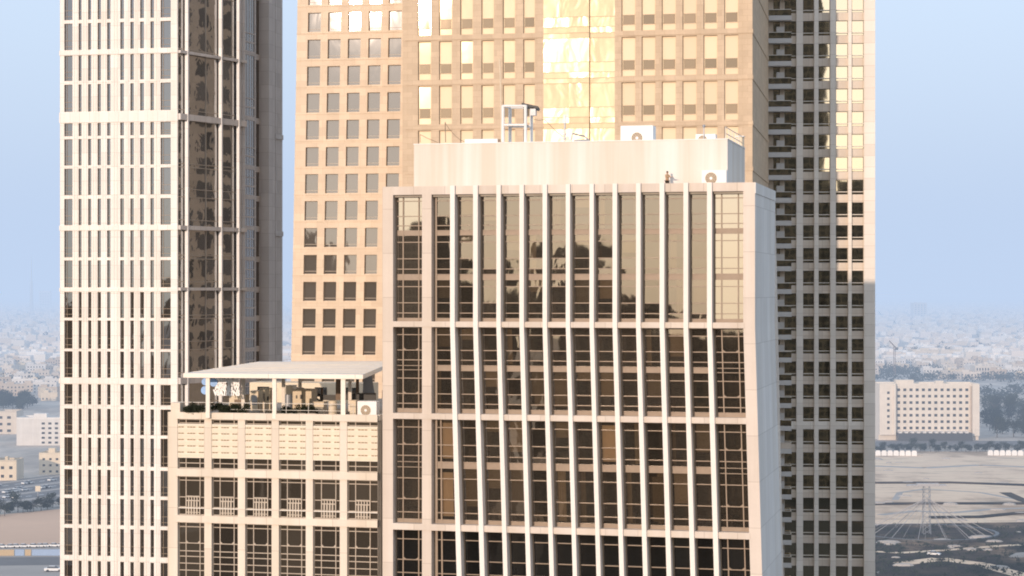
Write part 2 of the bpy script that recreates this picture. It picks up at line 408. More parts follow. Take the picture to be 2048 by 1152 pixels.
for k in range(len(tiers) - 1):
    z0, z1 = fs2.z(tiers[k + 1]), fs2.z(tiers[k])
    m = MB(); m.quad((fs2.u(490), .1, z0), (fs2.u(510), .1, z0), (fs2.u(510), .1, z1), (fs2.u(490), .1, z1)); on(m.build('glass_panel', 'glass_s2', A), fa, fs2)
    m = MB(); m.quad((fs2.u(511.5), 1.1, z0), (fs2.u(537), 1.1, z0), (fs2.u(537), 1.1, z1), (fs2.u(511.5), 1.1, z1)); on(m.build('glass_panel', 'glass_s2', A), fa, fs2)
m = MB()
m.box(fs2.u(487.2), fs2.u(490), .02, .5, 0, A_TOP); m.box(fs2.u(509.5), fs2.u(512), .0, 1.2, 0, A_TOP); m.box(fs2.u(534), fs2.u(546), -.25, 1.2, 0, A_TOP)
m.box(fs2.u(546), fs2.len, .0, 1.2, 0, A_TOP)
for t in tiers[1:-1]:
    for dy, hh in ((0, .26), (-22, .09), (-40, .06)): m.box(fs2.u(490), fs2.u(509.5), .03, .12, fs2.z(t + dy) - hh, fs2.z(t + dy) + hh)
    m.box(fs2.u(512), fs2.u(534), .95, 1.12, fs2.z(t) - .35, fs2.z(t) + .35)
    m.box(fs2.u(549), fs2.u(563.5), -.03, .01, fs2.z(t + 20) - .04, fs2.z(t + 20) + .04)
for p in (495, 500, 505): m.box(fs2.u(p) - .04, fs2.u(p) + .04, .06, .115, 0, A_TOP)
for p in (551, 556, 560): m.box(fs2.u(p) - .05, fs2.u(p) + .05, -.05, .01, 0, A_TOP)
on(m.build('rear_wall', 'grey_clad', A), fa, fs2)
for t in (262, 463):
    m = MB(); m.box(fs2.u(549), fs2.len - .02, -.14, -.005, fs2.z(t) - .3, fs2.z(t) + .3); on(m.build('ledge', 'grey_clad', A), fa, fs2)
inv = fmat(fa).inverted()
def loc2(p): q = inv @ Vector((p.x, p.y, 0)); return (q.x, q.y)
poly = [loc2(p) for p in (fa.world(0, .5, 0), fa.world(W - .6, .5, 0), fs1.world(fs1.len - .9, 1.6, 0), fs2.world(fs2.len - .02, 1.3, 0), fs2.world(fs2.len - .02, 9, 0), fa.world(0, 24, 0))]
m = MB(); m.prism(poly, 0, A_TOP); m.build('core_wall', 'grey_clad', A)
m = MB(); m.quad((0, .5, 0), (0, 0, 0), (0, 0, A_TOP), (0, .5, A_TOP)); m.quad((W, 0, 0), (W, .3, 0), (W, .3, A_TOP), (W, 0, A_TOP)); m.build('corner_return', 'white_stone', A)

# =================================================================== beige tower with square windows
fb = Fac(590.5, 238, 830, 235.5, ref=705)
B1 = fb.root('stone_tower', 'pale limestone tower with a grid of square windows, rising behind the roof canopy', 'tower')
zr = fb.z(257)
lean = lambda p: (p[0] + .0185 * (p[2] - zr), p[1], p[2])
B_COLS = [(612, 638), (652.4, 678), (692.6, 718), (733.6, 758.8), (773.5, 799.6)]
B_TOPZ = fb.z(-250)
xs = [0]; zs = [0]
for a, b in B_COLS: xs += [fb.u(a), fb.u(b)]
xs.append(fb.len)
rows = [(23.6 + 54 * k, 23.6 + 54 * k + 38.6) for k in range(-3, 15)]
for t, b in reversed(rows): zs += [fb.z(b), fb.z(t)]
zs.append(B_TOPZ)
m = MB(lean); wall(m, xs, zs, lambda i, j: i % 2 == 1 and j % 2 == 1, 0, .38); m.build('front_wall', 'beige_a', B1)
m = MB(lean); shell(m, 0, fb.len, 0, 18, 0, B_TOPZ); m.build('side_wall', 'beige_a', B1)
for k in range(5):
    for (t, bt) in rows[:-1] + [(995, 1033)]:
        m = MB(lean); y0 = 1.6 + k * 3.2; m.quad((-.02, y0 + 2.0, fb.z(bt)), (-.02, y0, fb.z(bt)), (-.02, y0, fb.z(t)), (-.02, y0 + 2.0, fb.z(t))); m.build('side_window', 'side_pane', B1)
m = MB(lean)
for t, b in rows: m.box(-.02, fb.len, -.05, .005, fb.z(b) - .2, fb.z(b) - .08)
m.build('sill_course', 'beige_a', B1)
for (a, b) in B_COLS:
    for (t, bt) in rows:
        x0, x1, z0, z1 = fb.u(a), fb.u(b), fb.z(bt), fb.z(t)
        mf = MB(lean); bars(mf, x0, x1, z0, z1, .33, [], [z0 + .34], .05, .05)
        mp = MB(lean); mp.quad((x0, .335, z0), (x1, .335, z0), (x1, .335, z1), (x0, .335, z1))
        f_ = mf.build('window', 'frame_pale', B1); mp.build('pane', 'glass_b1', f_)

# =================================================================== tan tower with gold glass spine
fg = Fac(805, 223, 1505, 216, ref=1150)
B2 = fg.root('stone_tower', 'tan stone tower with a shining gold glass spine, behind the white rooftop plant room', 'tower')
L = [(836, 862), (878, 904), (920.5, 946), (962.8, 988), (1005.5, 1030.5), (1046.5, 1070)]
Rr = [(1243, 1271), (1283.3, 1311), (1323.6, 1352), (1365, 1393.6), (1407, 1435), (1448.6, 1477)]
G_TOPZ = fg.z(-230)
rows = [(76.4 + 90.2 * k, 76.4 + 90.2 * k + 78.2) for k in range(-3, 5)]
zs = [0]
for t, b in reversed(rows): zs += [fg.z(b), fg.z(t)]
zs.append(G_TOPZ)
for nm, cols, xa, xb in (('left_wall', L, 0, fg.u(1087)), ('right_wall', Rr, fg.u(1229.5), fg.len)):
    xs = [xa]
    for a, b in cols: xs += [fg.u(a), fg.u(b)]
    xs.append(xb)
    m = MB(); wall(m, xs, zs, lambda i, j: i % 2 == 1 and j % 2 == 1, 0, .34); m.build('front_wall', 'beige_b', B2)
gd = 27
m = MB(); shell(m, 0, fg.len, 0, gd, 0, G_TOPZ); m.build('side_wall', 'beige_b', B2)
for t, b in rows:
    m = MB(); m.box(fg.len - .01, fg.len + .06, 0, gd, fg.z(t) + .1, fg.z(t) + .55); m.build('string_course', 'beige_b', B2)
    for x0, x1 in ((0, fg.u(1087)), (fg.u(1229.5), fg.len)): m = MB(); m.box(x0 + .3, x1 - .02, -.06, .004, fg.z(t) + .12, fg.z(t) + .26); m.build('string_course', 'beige_b', B2)
for (a, b) in L + Rr:
    for (t, bt) in rows:
        x0, x1, z0, z1 = fg.u(a), fg.u(b), fg.z(bt), fg.z(t); va, vb = fg.z(t + 64), fg.z(t + 46.6)
        mf = MB(); bars(mf, x0, x1, z0, z1, .28, [], [va - .04, vb + .04], .06, .06)
        mp = MB(); mp.quad((x0, .285, z0), (x1, .285, z0), (x1, .285, z1), (x0, .285, z1))
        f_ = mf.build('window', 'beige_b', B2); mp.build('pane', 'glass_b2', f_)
        mv = MB(); mv.box(x0 + .14, x1 - .14, .235, .283, va, vb); mv.build('vent_panel', 'vent', f_)
ax = [1087, 1139, 1179, 1229.5]
gold = sorted({fg.z(t + d) for t, b in rows for d in (0, 48, 68, 80)})
for k in range(len(gold) - 1):
    for i in range(3):
        m = MB(); x0, x1 = fg.u(ax[i]), fg.u(ax[i + 1])
        dy = -.35 if i == 1 else 0
        m.quad((x0, dy, gold[k]), (x1, dy, gold[k]), (x1, dy, gold[k + 1]), (x0, dy, gold[k + 1]))
        if i == 1:
            m.quad((x0, 0, gold[k]), (x0, dy, gold[k]), (x0, dy, gold[k + 1]), (x0, 0, gold[k + 1])); m.quad((x1, dy, gold[k]), (x1, 0, gold[k]), (x1, 0, gold[k + 1]), (x1, dy, gold[k + 1]))
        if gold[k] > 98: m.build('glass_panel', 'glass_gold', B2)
m = MB()
for z in gold: m.box(fg.u(1087), fg.u(1139), -.04, .02, z - .03, z + .03); m.box(fg.u(1179), fg.u(1229.5), -.04, .02, z - .03, z + .03); m.box(fg.u(1139), fg.u(1179), -.39, -.33, z - .028, z + .028)
m.build('mullion', 'beige_b', B2)
m = MB(); m.quad((fg.u(1087), .3, 0), (fg.u(1229.5), .3, 0), (fg.u(1229.5), .3, G_TOPZ), (fg.u(1087), .3, G_TOPZ)); m.build('spine_backing', 'beige_b', B2)

# =================================================================== apartment tower with balconies at right
fe = Fac(1490, 247, 1750, 245.5, ref=1650)
Et = fe.root('apartment_tower', 'greige apartment tower with stacked balconies, half shaded, at right', 'tower')
E_TOP = fe.z(-250)
E_COLS = [(1500, 1513), (1547, 1560), (1569.5, 1592.5), (1606.5, 1628), (1637.5, 1660.3), (1672, 1696), (1703.8, 1727.5)]
E_rows = [(40.8 + 45.5 * k, 40.8 + 45.5 * k + 29.6) for k in range(-4, 27)]
xs = [0]; zs = [0]
for a, b in E_COLS: xs += [fe.u(a), fe.u(b)]
xs.append(fe.len)
for t, b in reversed(E_rows): zs += [fe.z(b), fe.z(t)]
zs.append(E_TOP)
m = MB(); wall(m, xs, zs, lambda i, j: i % 2 == 1 and j % 2 == 1, .35, .3); m.build('front_wall', 'e_wall', Et)
m = MB(); shell(m, 0, fe.len, .35, 22, 0, E_TOP); m.build('side_wall', 'e_wall', Et)
for a, b in ((1593, 1605.8), (1628.6, 1637), (1660.6, 1671.6), (1696.4, 1703.4), (1728, 1750.3)):
    m = MB(); m.box(fe.u(a), fe.u(b), 0 if b < 1720 else -.05, .4, 0, E_TOP); m.build('pier', 'e_pier', Et)
m = MB(); m.box(fe.u(1546), fe.u(1729), .18, .36, fe.z(858.5), fe.z(843)); m.build('string_course', 'e_pier', Et)
for (a, b) in E_COLS[1:]:
    for (t, bt) in E_rows:
        if bt < -20 or t > 1165: continue
        x0, x1, z0, z1 = fe.u(a), fe.u(b), fe.z(bt), fe.z(t)
        mf = MB(); bars(mf, x0, x1, z0, z1, .58, [], [], .05, .05); mf.box(x0, x1, .42, .5, z0 + .28, z0 + .36)
        mp = MB(); mp.quad((x0, .585, z0), (x1, .585, z0), (x1, .585, z1), (x0, .585, z1))
        f_ = mf.build('window', 'dark_metal', Et); mp.build('pane', 'glass_e', f_)
        mr = MB(); mr.box(x0, x1, .36, .42, z0 + .27, z0 + .36); mr.build('rail', 'frame_white', f_)
for k, (t, bt) in enumerate(E_rows):
    if bt < -60 or t > 1165: continue
    mb = MB(); mb.box(fe.u(1536), fe.u(1582.5), -1.15, .34, fe.z(t + 46.5), fe.z(t + 37)); bal = mb.build('balcony', 'e_soffit', Et)
    solid = abs(t - 859.8) < 20
    mg = MB(); x0, x1 = fe.u(1537), fe.u(1582); z0, z1 = fe.z(t + 37) + .0, fe.z(t + 25.5)
    mg.box(x0, x1, -1.1, -1.04, z0, z1); mg.box(x1 - .06, x1, -1.04, .33, z0, z1)
    mg.build('balustrade', 'e_wall' if solid else 'glass_e', bal)
    mr = MB(); mr.box(x0, x1, -1.13, -1.01, z1 + .002, z1 + .07); mr.box(x1 - .1, x1 + .02, -1.01, .33, z1 + .003, z1 + .071); mr.build('handrail', 'frame_white', bal)
for k, (t, bt) in enumerate(E_rows):
    if 0 < t < 1150: m = MB(); m.box(fe.u(1553), fe.u(1568), -.2, .33, fe.z(t + 28), fe.z(t + 12)); m.build('balcony_screen', 'e_soffit', Et)

# =================================================================== front office building with white fins
fc = Fac(765, 165, 1510, 158, ref=1140); Wc = fc.len
C = fc.root('office_building', 'cream office block in front with twelve white vertical fins and bronze glazing', 'building')
zc650 = fc.z(650); u866 = fc.u(864); u905 = fc.u(903)
def flare(p):
    d = zc650 - p[2]
    if d <= 0: return p
    wgt = min(1, max(0, (p[0] - u866) / (u905 - u866)))
    px = min(60, d * 25.5 * .0285)
    return (p[0] + wgt * px / 25.5, p[1], p[2])
C_TOP = fc.z(369)
FIN = [(901.5, 910.6), (947.5, 956.7), (994, 1002.5), (1040, 1048.8), (1086.3, 1095), (1132.7, 1141), (1180, 1188.5), (1226, 1235), (1273, 1282), (1320, 1329.4), (1367.6, 1377), (1414.7, 1424.5)]
TIER = [(386, 644), (655.5, 831), (843, 1056), (1069, 1290)]
FLO = [[(386, 458), (469, 547.5), (560, 637)], [(656, 733), (745, 822)], [(843, 930), (944, 1048)], [(1069, 1172), (1184, 1285)]]
DEP = .8
xs = [0, fc.u(786), fc.u(844), fc.u(862.8), fc.u(1486.5), Wc]
zs = [0]
for t, b in reversed(TIER): zs += [fc.z(b), fc.z(t)]
zs.append(C_TOP)
m = MB(flare); wall(m, xs, zs, lambda i, j: i in (1, 3) and j % 2 == 1, 0, DEP, True); m.build('front_wall', 'cream_c', C)
m = MB(flare)
for t, b in ((644, 655.5), (831, 843), (1056, 1069)):
    m.box(fc.u(786), fc.u(1488), -.05, .004, fc.z(b) + .02, fc.z(t) - .02)
m.build('band_course', 'cream_c', C)
RD = 14.2; roofz = C_TOP - .55
m = MB(flare)
zz = [0] + [fc.z(y) for y in (1290, 1150, 1056, 944, 831, 744, 650)] + [C_TOP]
for i in range(len(zz) - 1):
    m.quad((Wc, 0, zz[i]), (Wc, RD, zz[i]), (Wc, RD, zz[i + 1]), (Wc, 0, zz[i + 1]))
m.quad((0, RD, 0), (0, 0, 0), (0, 0, C_TOP), (0, RD, C_TOP)); m.quad((Wc, RD, 0), (0, RD, 0), (0, RD, C_TOP), (Wc, RD, C_TOP))
m.build('side_wall', 'side_c', C)
m = MB(flare); m.box(Wc - .004, Wc + .05, -.02, RD, C_TOP - .85, C_TOP - .01); m.build('coping', 'side_c', C)
m = MB(flare)
m.box(.01, Wc - .01, .004, .36, roofz - .02, C_TOP - .003); m.box(.01, Wc - .01, RD - .36, RD - .004, roofz - .02, C_TOP - .004)
m.box(.012, .36, .36, RD - .36, roofz - .02, C_TOP - .005); m.box(Wc - .36, Wc - .012, .36, RD - .36, roofz - .02, C_TOP - .005)
m.build('parapet', 'cream_c', C)
m = MB(); m.box(.02, Wc - .02, .3, RD - .02, roofz - .3, roofz); m.build('roof', 'concrete', C)
for a, b in FIN:
    m = MB(flare); zz = [fc.z(1290)] + [fc.z(1290 - 45 * k) for k in range(1, 15)] + [fc.z(650), C_TOP + .02]
    x0, x1 = fc.u(a), fc.u(b)
    for i in range(len(zz) - 1):
        m.quad((x0, -.22, zz[i]), (x1, -.22, zz[i]), (x1, -.22, zz[i + 1]), (x0, -.22, zz[i + 1]))
        m.quad((x1, -.22, zz[i]), (x1, DEP, zz[i]), (x1, DEP, zz[i + 1]), (x1, -.22, zz[i + 1]))
        m.quad((x0, DEP, zz[i]), (x0, -.22, zz[i]), (x0, -.22, zz[i + 1]), (x0, DEP, zz[i + 1]))
    m.quad((x0, -.22, zz[-1]), (x1, -.22, zz[-1]), (x1, .003, zz[-1]), (x0, .003, zz[-1])); m.quad((x1, .003, zz[-1]), (x1, .003, C_TOP - .3), (x0, .003, C_TOP - .3), (x0, .003, zz[-1]))
    m.build('fin', 'fin_c', C)
BAYS = [(786, 844, 1), (862.8, FIN[0][0], 0)] + [(FIN[i][1], FIN[i + 1][0], 0) for i in range(11)] + [(FIN[11][1], 1486.5, 1)]
rb = random.Random(5)
for bi, (a, b, wide) in enumerate(BAYS):
    x0, x1 = fc.u(a), fc.u(b)
    for ti, fl in enumerate(FLO):
        zb, zt = fc.z(TIER[ti][1]), fc.z(TIER[ti][0]); y = DEP
        mf = MB(flare); mp = MB(flare); t = .10
        left = .26 if a == 862.8 else .12
        mf.box(x0, x0 + left, y - .1, y, zb, zt); mf.box(x1 - .08, x1, y - .1, y, zb, zt)
        if ti: mf.box(x0 + left, x1 - .08, y - .098, y, zt - .10, zt)
        pv = [x0 + .26 * (x1 - x0), x0 + .80 * (x1 - x0)] if wide else ([x0 + .52] if a == 862.8 and ti > 1 else [])
        prev = None
        for k, (ft, fb_) in enumerate(fl):
            z1, z0 = fc.z(ft), fc.z(fb_); h = z1 - z0
            fr = (.20, .61, .87) if ti else (.17, .60, .87)
            for q, fx in enumerate(fr):
                zz_ = z1 - fx * h
                mf.box(x0 + left, x1 - .08, y - .07, y - .004, zz_ - .035, zz_ + .035)
            if wide and ti:
                zl = z1 - .61 * h
                for v, sg in ((pv[0], 1), (pv[1], -1)):
                    mf.prism([(v, y - .062), (v + sg * .24, y - .062), (v + sg * .24, y - .058), (v, y - .058)][::sg], zl + .03, zl + .09)
                    for q in range(4): mf.box(min(v, v + sg * (.2 - .05 * q)), max(v, v + sg * (.2 - .05 * q)), y - .06, y - .02, zl + .03 + .05 * q, zl + .08 + .05 * q)
            # spandrel below this floor
            zs1 = z0; zs0 = fc.z(fl[k + 1][0]) if k < len(fl) - 1 else zb
            if wide: mf.box(x0 + left, x1 - .08, y - .05, y + .1, zs0 + .04, zs0 + .09); mf.box(x0 + left, x1 - .08, y - .05, y + .1, zs1 - .09, zs1 - .04)
            if not (wide and k < len(fl) - 1 and ti): mf.box(x0 + left, x1 - .08, y - .04, y + .12, zs0, zs1)
            if not wide:
                mf.box(x0 + left, x1 - .08, y - .09, y - .02, zs1 - .06, zs1 + .0); mf.box(x0 + left, x1 - .08, y - .088, y - .02, zs0, zs0 + .07)
            # blinds and curtains hanging inside
            r = rb.random()
            if r < .36 and not wide and ti < 3:
                mm = MB(flare); ln = rb.uniform(.2, .75) * h; mm.quad((x0 + .2, y + .26, z1 - .04 - ln), (x1 - .1, y + .26, z1 - .04 - ln), (x1 - .1, y + .26, z1), (x0 + .2, y + .26, z1)); mm.build('blind', 'blind', C)
            elif r < .62 and not wide and ti < 3:
                mm = MB(flare); wd = rb.uniform(.18, .5) * (x1 - x0); xo = x0 + .16 if rb.random() < .6 else x1 - .1 - wd
                n = 7
                for q in range(n):
                    mm.quad((xo + wd * q / n, y + .3 + .05 * (q % 2), z0 + .1), (xo + wd * (q + 1) / n, y + .3 + .05 * ((q + 1) % 2), z0 + .1), (xo + wd * (q + 1) / n, y + .3 + .05 * ((q + 1) % 2), z1), (xo + wd * q / n, y + .3 + .05 * (q % 2), z1))
                mm.build('curtain', 'blind', C)
        for v in pv: mf.box(v - .045, v + .045, y - .075, y + .005, zb, zt)
        cx_ = [x0] + pv + [x1]
        cz_ = [zb] + sorted([fc.z(ft) - q * (fc.z(ft) - fc.z(fb_)) for ft, fb_ in fl for q in ((.20, .61, .87, 1.06) if ti else (.17, .60, .87, 1.06))])[1:] + [zt]
        for i in range(len(cx_) - 1):
            for j in range(len(cz_) - 1): mp.quad((cx_[i], y + .02, cz_[j]), (cx_[i + 1], y + .02, cz_[j]), (cx_[i + 1], y + .02, cz_[j + 1]), (cx_[i], y + .02, cz_[j + 1]))
        f_ = mf.build('window', 'frame_c', C)
        mp.build('pane', 'glass_c_bright' if (wide and ti == 0) else 'glass_c_shaded' if ti == 3 else 'glass_c', f_)
for bi, ti, k, fr in ((1, 2, 0, (.28, .98)), (8, 2, 0, (.12, .98)), (1, 2, 1, (.25, .8)), (10, 2, 1, (.25, .95)), (6, 1, 1, (.05, .95)), (5, 1, 1, (.3, 1))):
    a, b, _ = BAYS[bi]; x0, x1 = fc.u(a), fc.u(b); z1, z0 = fc.z(FLO[ti][k][0]), fc.z(FLO[ti][k][1]); wd = x1 - x0
    m = MB(flare); m.quad((x0 + fr[0] * wd, DEP + .16, z0 + .25), (x0 + fr[1] * wd, DEP + .16, z0 + .25), (x0 + fr[1] * wd, DEP + .16, z1 - .32), (x0 + fr[0] * wd, DEP + .16, z1 - .32))
    m.build('roller_blind', 'blind_bright' if ti == 2 and bi != 10 else 'blind', C)
m = MB(flare)
for fl in FLO:
    for ft, fb_ in fl:
        z1, z0 = fc.z(ft), fc.z(fb_)
        m.quad((.3, 3.2, z0), (Wc - .3, 3.2, z0), (Wc - .3, 3.2, z1), (.3, 3.2, z1))
        m.quad((.3, DEP + .13, z0), (Wc - .3, DEP + .13, z0), (Wc - .3, 3.2, z0), (.3, 3.2, z0)); m.quad((.3, DEP + .13, z1), (.3, 3.2, z1), (Wc - .3, 3.2, z1), (Wc - .3, DEP + .13, z1))
        for k in range(15):
            x = rb.uniform(1, Wc - 1.5); m.box(x, x + rb.uniform(.4, 1.1), DEP + .5, DEP + 1.2, z0 + .01, z0 + rb.uniform(.5, 1.1))
m.build('room_interior', 'room', C)
# plant room on the roof
fp = fc.back(3.2); pu0, pu1 = fp.u(828), fp.u(1455); P_TOP = fp.z(284, 1140)
PD = 2.0
while PD < 20:
    q = fp.world(pu1, PD, 0)
    if 1024 + q.x / q.y * F > 1489.5: break
    PD += .1
m = MB(); m.box(pu0, pu1, 3.2, 3.2 + PD, roofz, P_TOP); PH = m.build('plant_room', 'pent', C)
m = MB(); m.box(pu0 - .04, pu1 + .04, 3.16, 3.2 + PD + .04, P_TOP + .002, P_TOP + .07); m.build('roof_edge', 'white_paint', PH)

# =================================================================== lower annex with louvred top storey
fd = Fac(337, 173.5, 757, 169.2, ref=546); Wd = fd.len
D = fd.root('annex_building', 'lower cream annex with louvred panels and a gridded glass front at bottom left', 'building')
PIER = [(335, 355), (408.6, 423), (475.6, 490), (543.2, 557.5), (611.5, 625.6), (679.5, 694)]
D_TOP = fd.z(827); Droof = D_TOP - .45
xs = [fd.u(335.5)]
for i, (a, b) in enumerate(PIER): xs += [fd.u(b)] if i == 0 else [fd.u(a), fd.u(b)]
xs.append(fd.u(755))
zs = [0, fd.z(1225), fd.z(1049.5), fd.z(1035), fd.z(956.5), fd.z(941), fd.z(841), D_TOP]
m = MB(); wall(m, xs, zs, lambda i, j: i % 2 == 1 and j % 2 == 1, 0, .4); m.build('front_wall', 'cream_d', D)
m = MB()
for a, b in ((1035, 1049.5), (941, 956.5), (827.4, 841)):
    m.box(fd.u(352), fd.u(755.3), -.12, .004, fd.z(b) + .02, fd.z(a) - .02)
m.build('band_course', 'cream_d', D)
x0 = fd.u(335.5); xe = fd.u(757.5); DD = 33
m = MB(); shell(m, x0 + .01, xe, .41, DD, 0, Droof); m.quad((xe, .41, 0), (x0, .41, 0), (x0, .41, Droof), (xe, .41, Droof)); m.build('core_wall', 'concrete', D)
m = MB(); m.box(x0 + .004, xe - .2, .006, .3, Droof - .05, D_TOP - .004); m.box(x0 + .005, x0 + .3, .3, DD, Droof - .05, D_TOP - .005); m.box(xe - .3, xe - .005, .3, DD, Droof - .05, D_TOP - .006)
m.box(fd.u(341), fd.u(359.5), .05, 1.0, D_TOP - .003, fd.z(808)); m.build('parapet', 'cream_d', D)
DB = [(PIER[i][1], PIER[i + 1][0] if i < 5 else 755.5) for i in range(6)]
for bi, (a, b) in enumerate(DB):
    x0, x1 = fd.u(a), fd.u(b); vs = [x0 + .27 * (fd.u(408.6) - fd.u(355)), x0 + .79 * (fd.u(408.6) - fd.u(355))]
    for zt, zb, hs in ((841, 941, (849, 930)), (956.5, 1035, (965, 999, 1019)), (1049.5, 1225, (1059, 1092, 1108, 1119, 1133, 1147, 1170, 1190))):
        mf = MB(); bars(mf, x0, x1, fd.z(zb), fd.z(zt), .36, vs, [fd.z(h) for h in hs], .07, .07)
        if zt > 1000:
            zl = fd.z(1092)
            for v, sg in ((vs[0], 1), (vs[1], -1)):
                for q in range(4): mf.box(min(v, v + sg * (.2 - .05 * q)), max(v, v + sg * (.2 - .05 * q)), .30, .34, zl + .03 + .05 * q, zl + .08 + .05 * q)
        mp = MB(); mp.quad((x0, .365, fd.z(zb)), (x1, .365, fd.z(zb)), (x1, .365, fd.z(zt)), (x0, .365, fd.z(zt)))
        f_ = mf.build('window', 'frame_pale', D); mp.build('pane', 'glass_d', f_)
        if zt == 956.5:
            mr = MB(); mr.box(x0, x1, .10, .16, fd.z(1021.5), fd.z(1019.5)); mr.build('rail', 'frame_white', f_)
            mg = MB(); v0, v1 = vs[0] + .05, vs[1] + .02; zz0 = fd.z(1034); zz1 = fd.z(996)
            for q, yy in enumerate((996, 1004.5)): mg.box(v0, v1, .17, .24, fd.z(yy + 2.2), fd.z(yy))
            for q in range(6):
                x = v0 + (v1 - v0) * q / 5; mg.box(x - .045, x + .045, .18, .23, zz0, zz1 - .01)
            for q in range(4):
                x = v0 + (v1 - v0) * (q + .7) / 5; mg.box(x - .02, x + .02, .19, .225, zz0, fd.z(1006))
            mg.box(v0, v1, .175, .235, fd.z(1030), fd.z(1028.5))
            mg.build('grille', 'grille_cream', f_)
    ml = MB(); z1, z0 = fd.z(850.5), fd.z(919); n = 27; st = (z1 - z0) / n
    for k in range(n):
        zz_ = z0 + st * k
        if k % 5 == 4:
            pass
        else:
            ml.quad((x0 + .02, -.02, zz_), (x1 - .02, -.02, zz_), (x1 - .02, .10, zz_ + st * 1.02), (x0 + .02, .10, zz_ + st * 1.02))
    ms = MB()
    for k in range(4, n, 5):
        for q in range(9):
            if q in (2, 6): continue
            xx = x0 + .04 + (x1 - x0 - .08) * q / 9; ms.box(xx + .04, xx + (x1 - x0) / 9 - .03, .03, .045, z0 + st * (k + .05), z0 + st * (k + .9))
    ml.quad((x0 + .02, .13, z0), (x1 - .02, .13, z0), (x1 - .02, .13, z1), (x0 + .02, .13, z1))
    lo_ = ml.build('louvre_panel', 'louvre', D); tag(ms.build('slot', 'slot_tan', lo_), kind='stuff')
# =================================================================== things on the roofs
def ac_unit(f, px0, px1, py0, py1, dep, fan_px, fan_py, fan_r, label, depth_m=.9):
    """condenser box with a round fan grille; dep = metres behind facade f, pixels read on that plane"""
    g = f.back(dep); u0, u1 = g.u(px0), g.u(px1); z1, z0 = g.z(py0, (px0 + px1) / 2), g.z(py1, (px0 + px1) / 2)
    q = g.world((u0 + u1) / 2, 0, z0); hw = (u1 - u0) / 2; h = z1 - z0
    r = empty('air_conditioner', q, -g.th, label, 'air conditioner')
    m = MB(); m.box(-hw, hw, 0, depth_m, .06, h); m.box(-hw + .05, -hw + .2, .05, depth_m - .05, 0, .06); m.box(hw - .2, hw - .05, .05, depth_m - .05, 0, .06)
    m.build('casing', 'white_paint', r, bevel=.03)
    cx = g.u(fan_px) - (u0 + u1) / 2; cz = g.z(fan_py, fan_px) - z0; fr = fan_r * g.depth(fan_px) / F
    m = MB(); m.tube((cx, -.012, cz), (cx, .01, cz), fr, n=24); m.build('fan_opening', 'frame_tan', r)
    m = MB()
    for k in range(4):
        rr = fr * (k + 1) / 4
        for j in range(24):
            a0, a1 = 2 * math.pi * j / 24, 2 * math.pi * (j + 1) / 24
            m.tube((cx + rr * math.cos(a0), -.03, cz + rr * math.sin(a0)), (cx + rr * math.cos(a1), -.03, cz + rr * math.sin(a1)), .012, n=4, cap=False)
    for j in range(6):
        a = math.pi * j / 6; m.tube((cx + fr * math.cos(a), -.03, cz + fr * math.sin(a)), (cx - fr * math.cos(a), -.03, cz - fr * math.sin(a)), .012, n=4)
    m.build('grille', 'cream_paint', r)
    m = MB(); m.tube((cx, -.05, cz), (cx, -.013, cz), fr * .26, n=16); m.build('hub', 'white_paint', r)
    return r
ac_unit(fc, 1403, 1453, 340, 384, 1.6, 1422, 356.5, 11.5, 'white air conditioner with round fan on the office roof, right of the person')
ac_unit(fc, 1241, 1306, 251, 288, 5.0, 1274, 276, 11, 'biggest white air conditioner, standing on top of the plant room', 1.4)
ac_unit(fc, 1391, 1431, 268, 288, 6.5, 1405, 280, 9, 'small white air conditioner at the right end of the plant room top')
ac_unit(fd, 714.5, 753, 802.5, 832, 1.2, 731.5, 820.5, 10.3, 'white air conditioner under the canopy on the annex roof, beside the office block')
# steel gantry with floodlight
g = fc.back(4.2)
def G(px, y, py): return g.world(g.u(px), y, g.z(py, px))
def tubes(name, mat, parent, segs, r=.06, n=6):
    m = MB(); o = parent.location
    for p, q in segs: m.tube(p - o, q - o, r, n=n)
    return m.build(name, mat, parent)
gt = empty('steel_gantry', G(1028, 0, 284), 0, 'white two-level steel frame standing on the plant room roof', 'steel frame')
tubes('post', 'white_paint', gt, [(G(1006, 0, 284), G(1006, 0, 211)), (G(1051, 0, 284), G(1051, 0, 211)), (G(1012, 1.4, 284), G(1012, 1.4, 212)), (G(1055, 1.4, 284), G(1055, 1.4, 212))], .13, 8)
tubes('beam', 'white_paint', gt, [(G(1006, 0, 212), G(1051, 0, 212)), (G(1006, 0, 250), G(1051, 0, 250)), (G(1012, 1.4, 212), G(1055, 1.4, 212)), (G(1012, 1.4, 250), G(1055, 1.4, 250)), (G(1006, 0, 212), G(1012, 1.4, 212)), (G(1051, 0, 212), G(1055, 1.4, 212))], .10, 8)
m = MB(); p0, p1 = g.u(1007), g.u(1050); zz_ = g.z(249, 1028)
b0 = [g.world(p0, .05, zz_), g.world(p1, .05, zz_), g.world(p1, 1.35, zz_), g.world(p0, 1.35, zz_)]
m.quad(*[p - gt.location for p in b0]); m.quad(*[p - gt.location - Vector((0, 0, .05)) for p in reversed(b0)]); m.build('platform', 'frame_pale', gt)
tubes('mast', 'cream_paint', gt, [(G(1001, .3, 284), G(999, .3, 150)), (G(999, .3, 150), G(997, .3, 118))], .05)
fl_ = empty('floodlight', G(1058, .5, 222), -g.th, 'dark tilted floodlight fixed at the top of the white steel frame', 'floodlight')
m = MB()
for a in range(1): m.prism([(-.75, -.5), (.6, -.35), (.6, .5), (-.75, .4)], .28, .48)
o = m.build('housing', 'dark_metal', fl_); o.rotation_euler = (R(-10), R(12), 0)
m = MB(); m.box(.05, .5, -.3, .1, -.35, .2); m.build('control_gear', 'grey_metal', fl_)
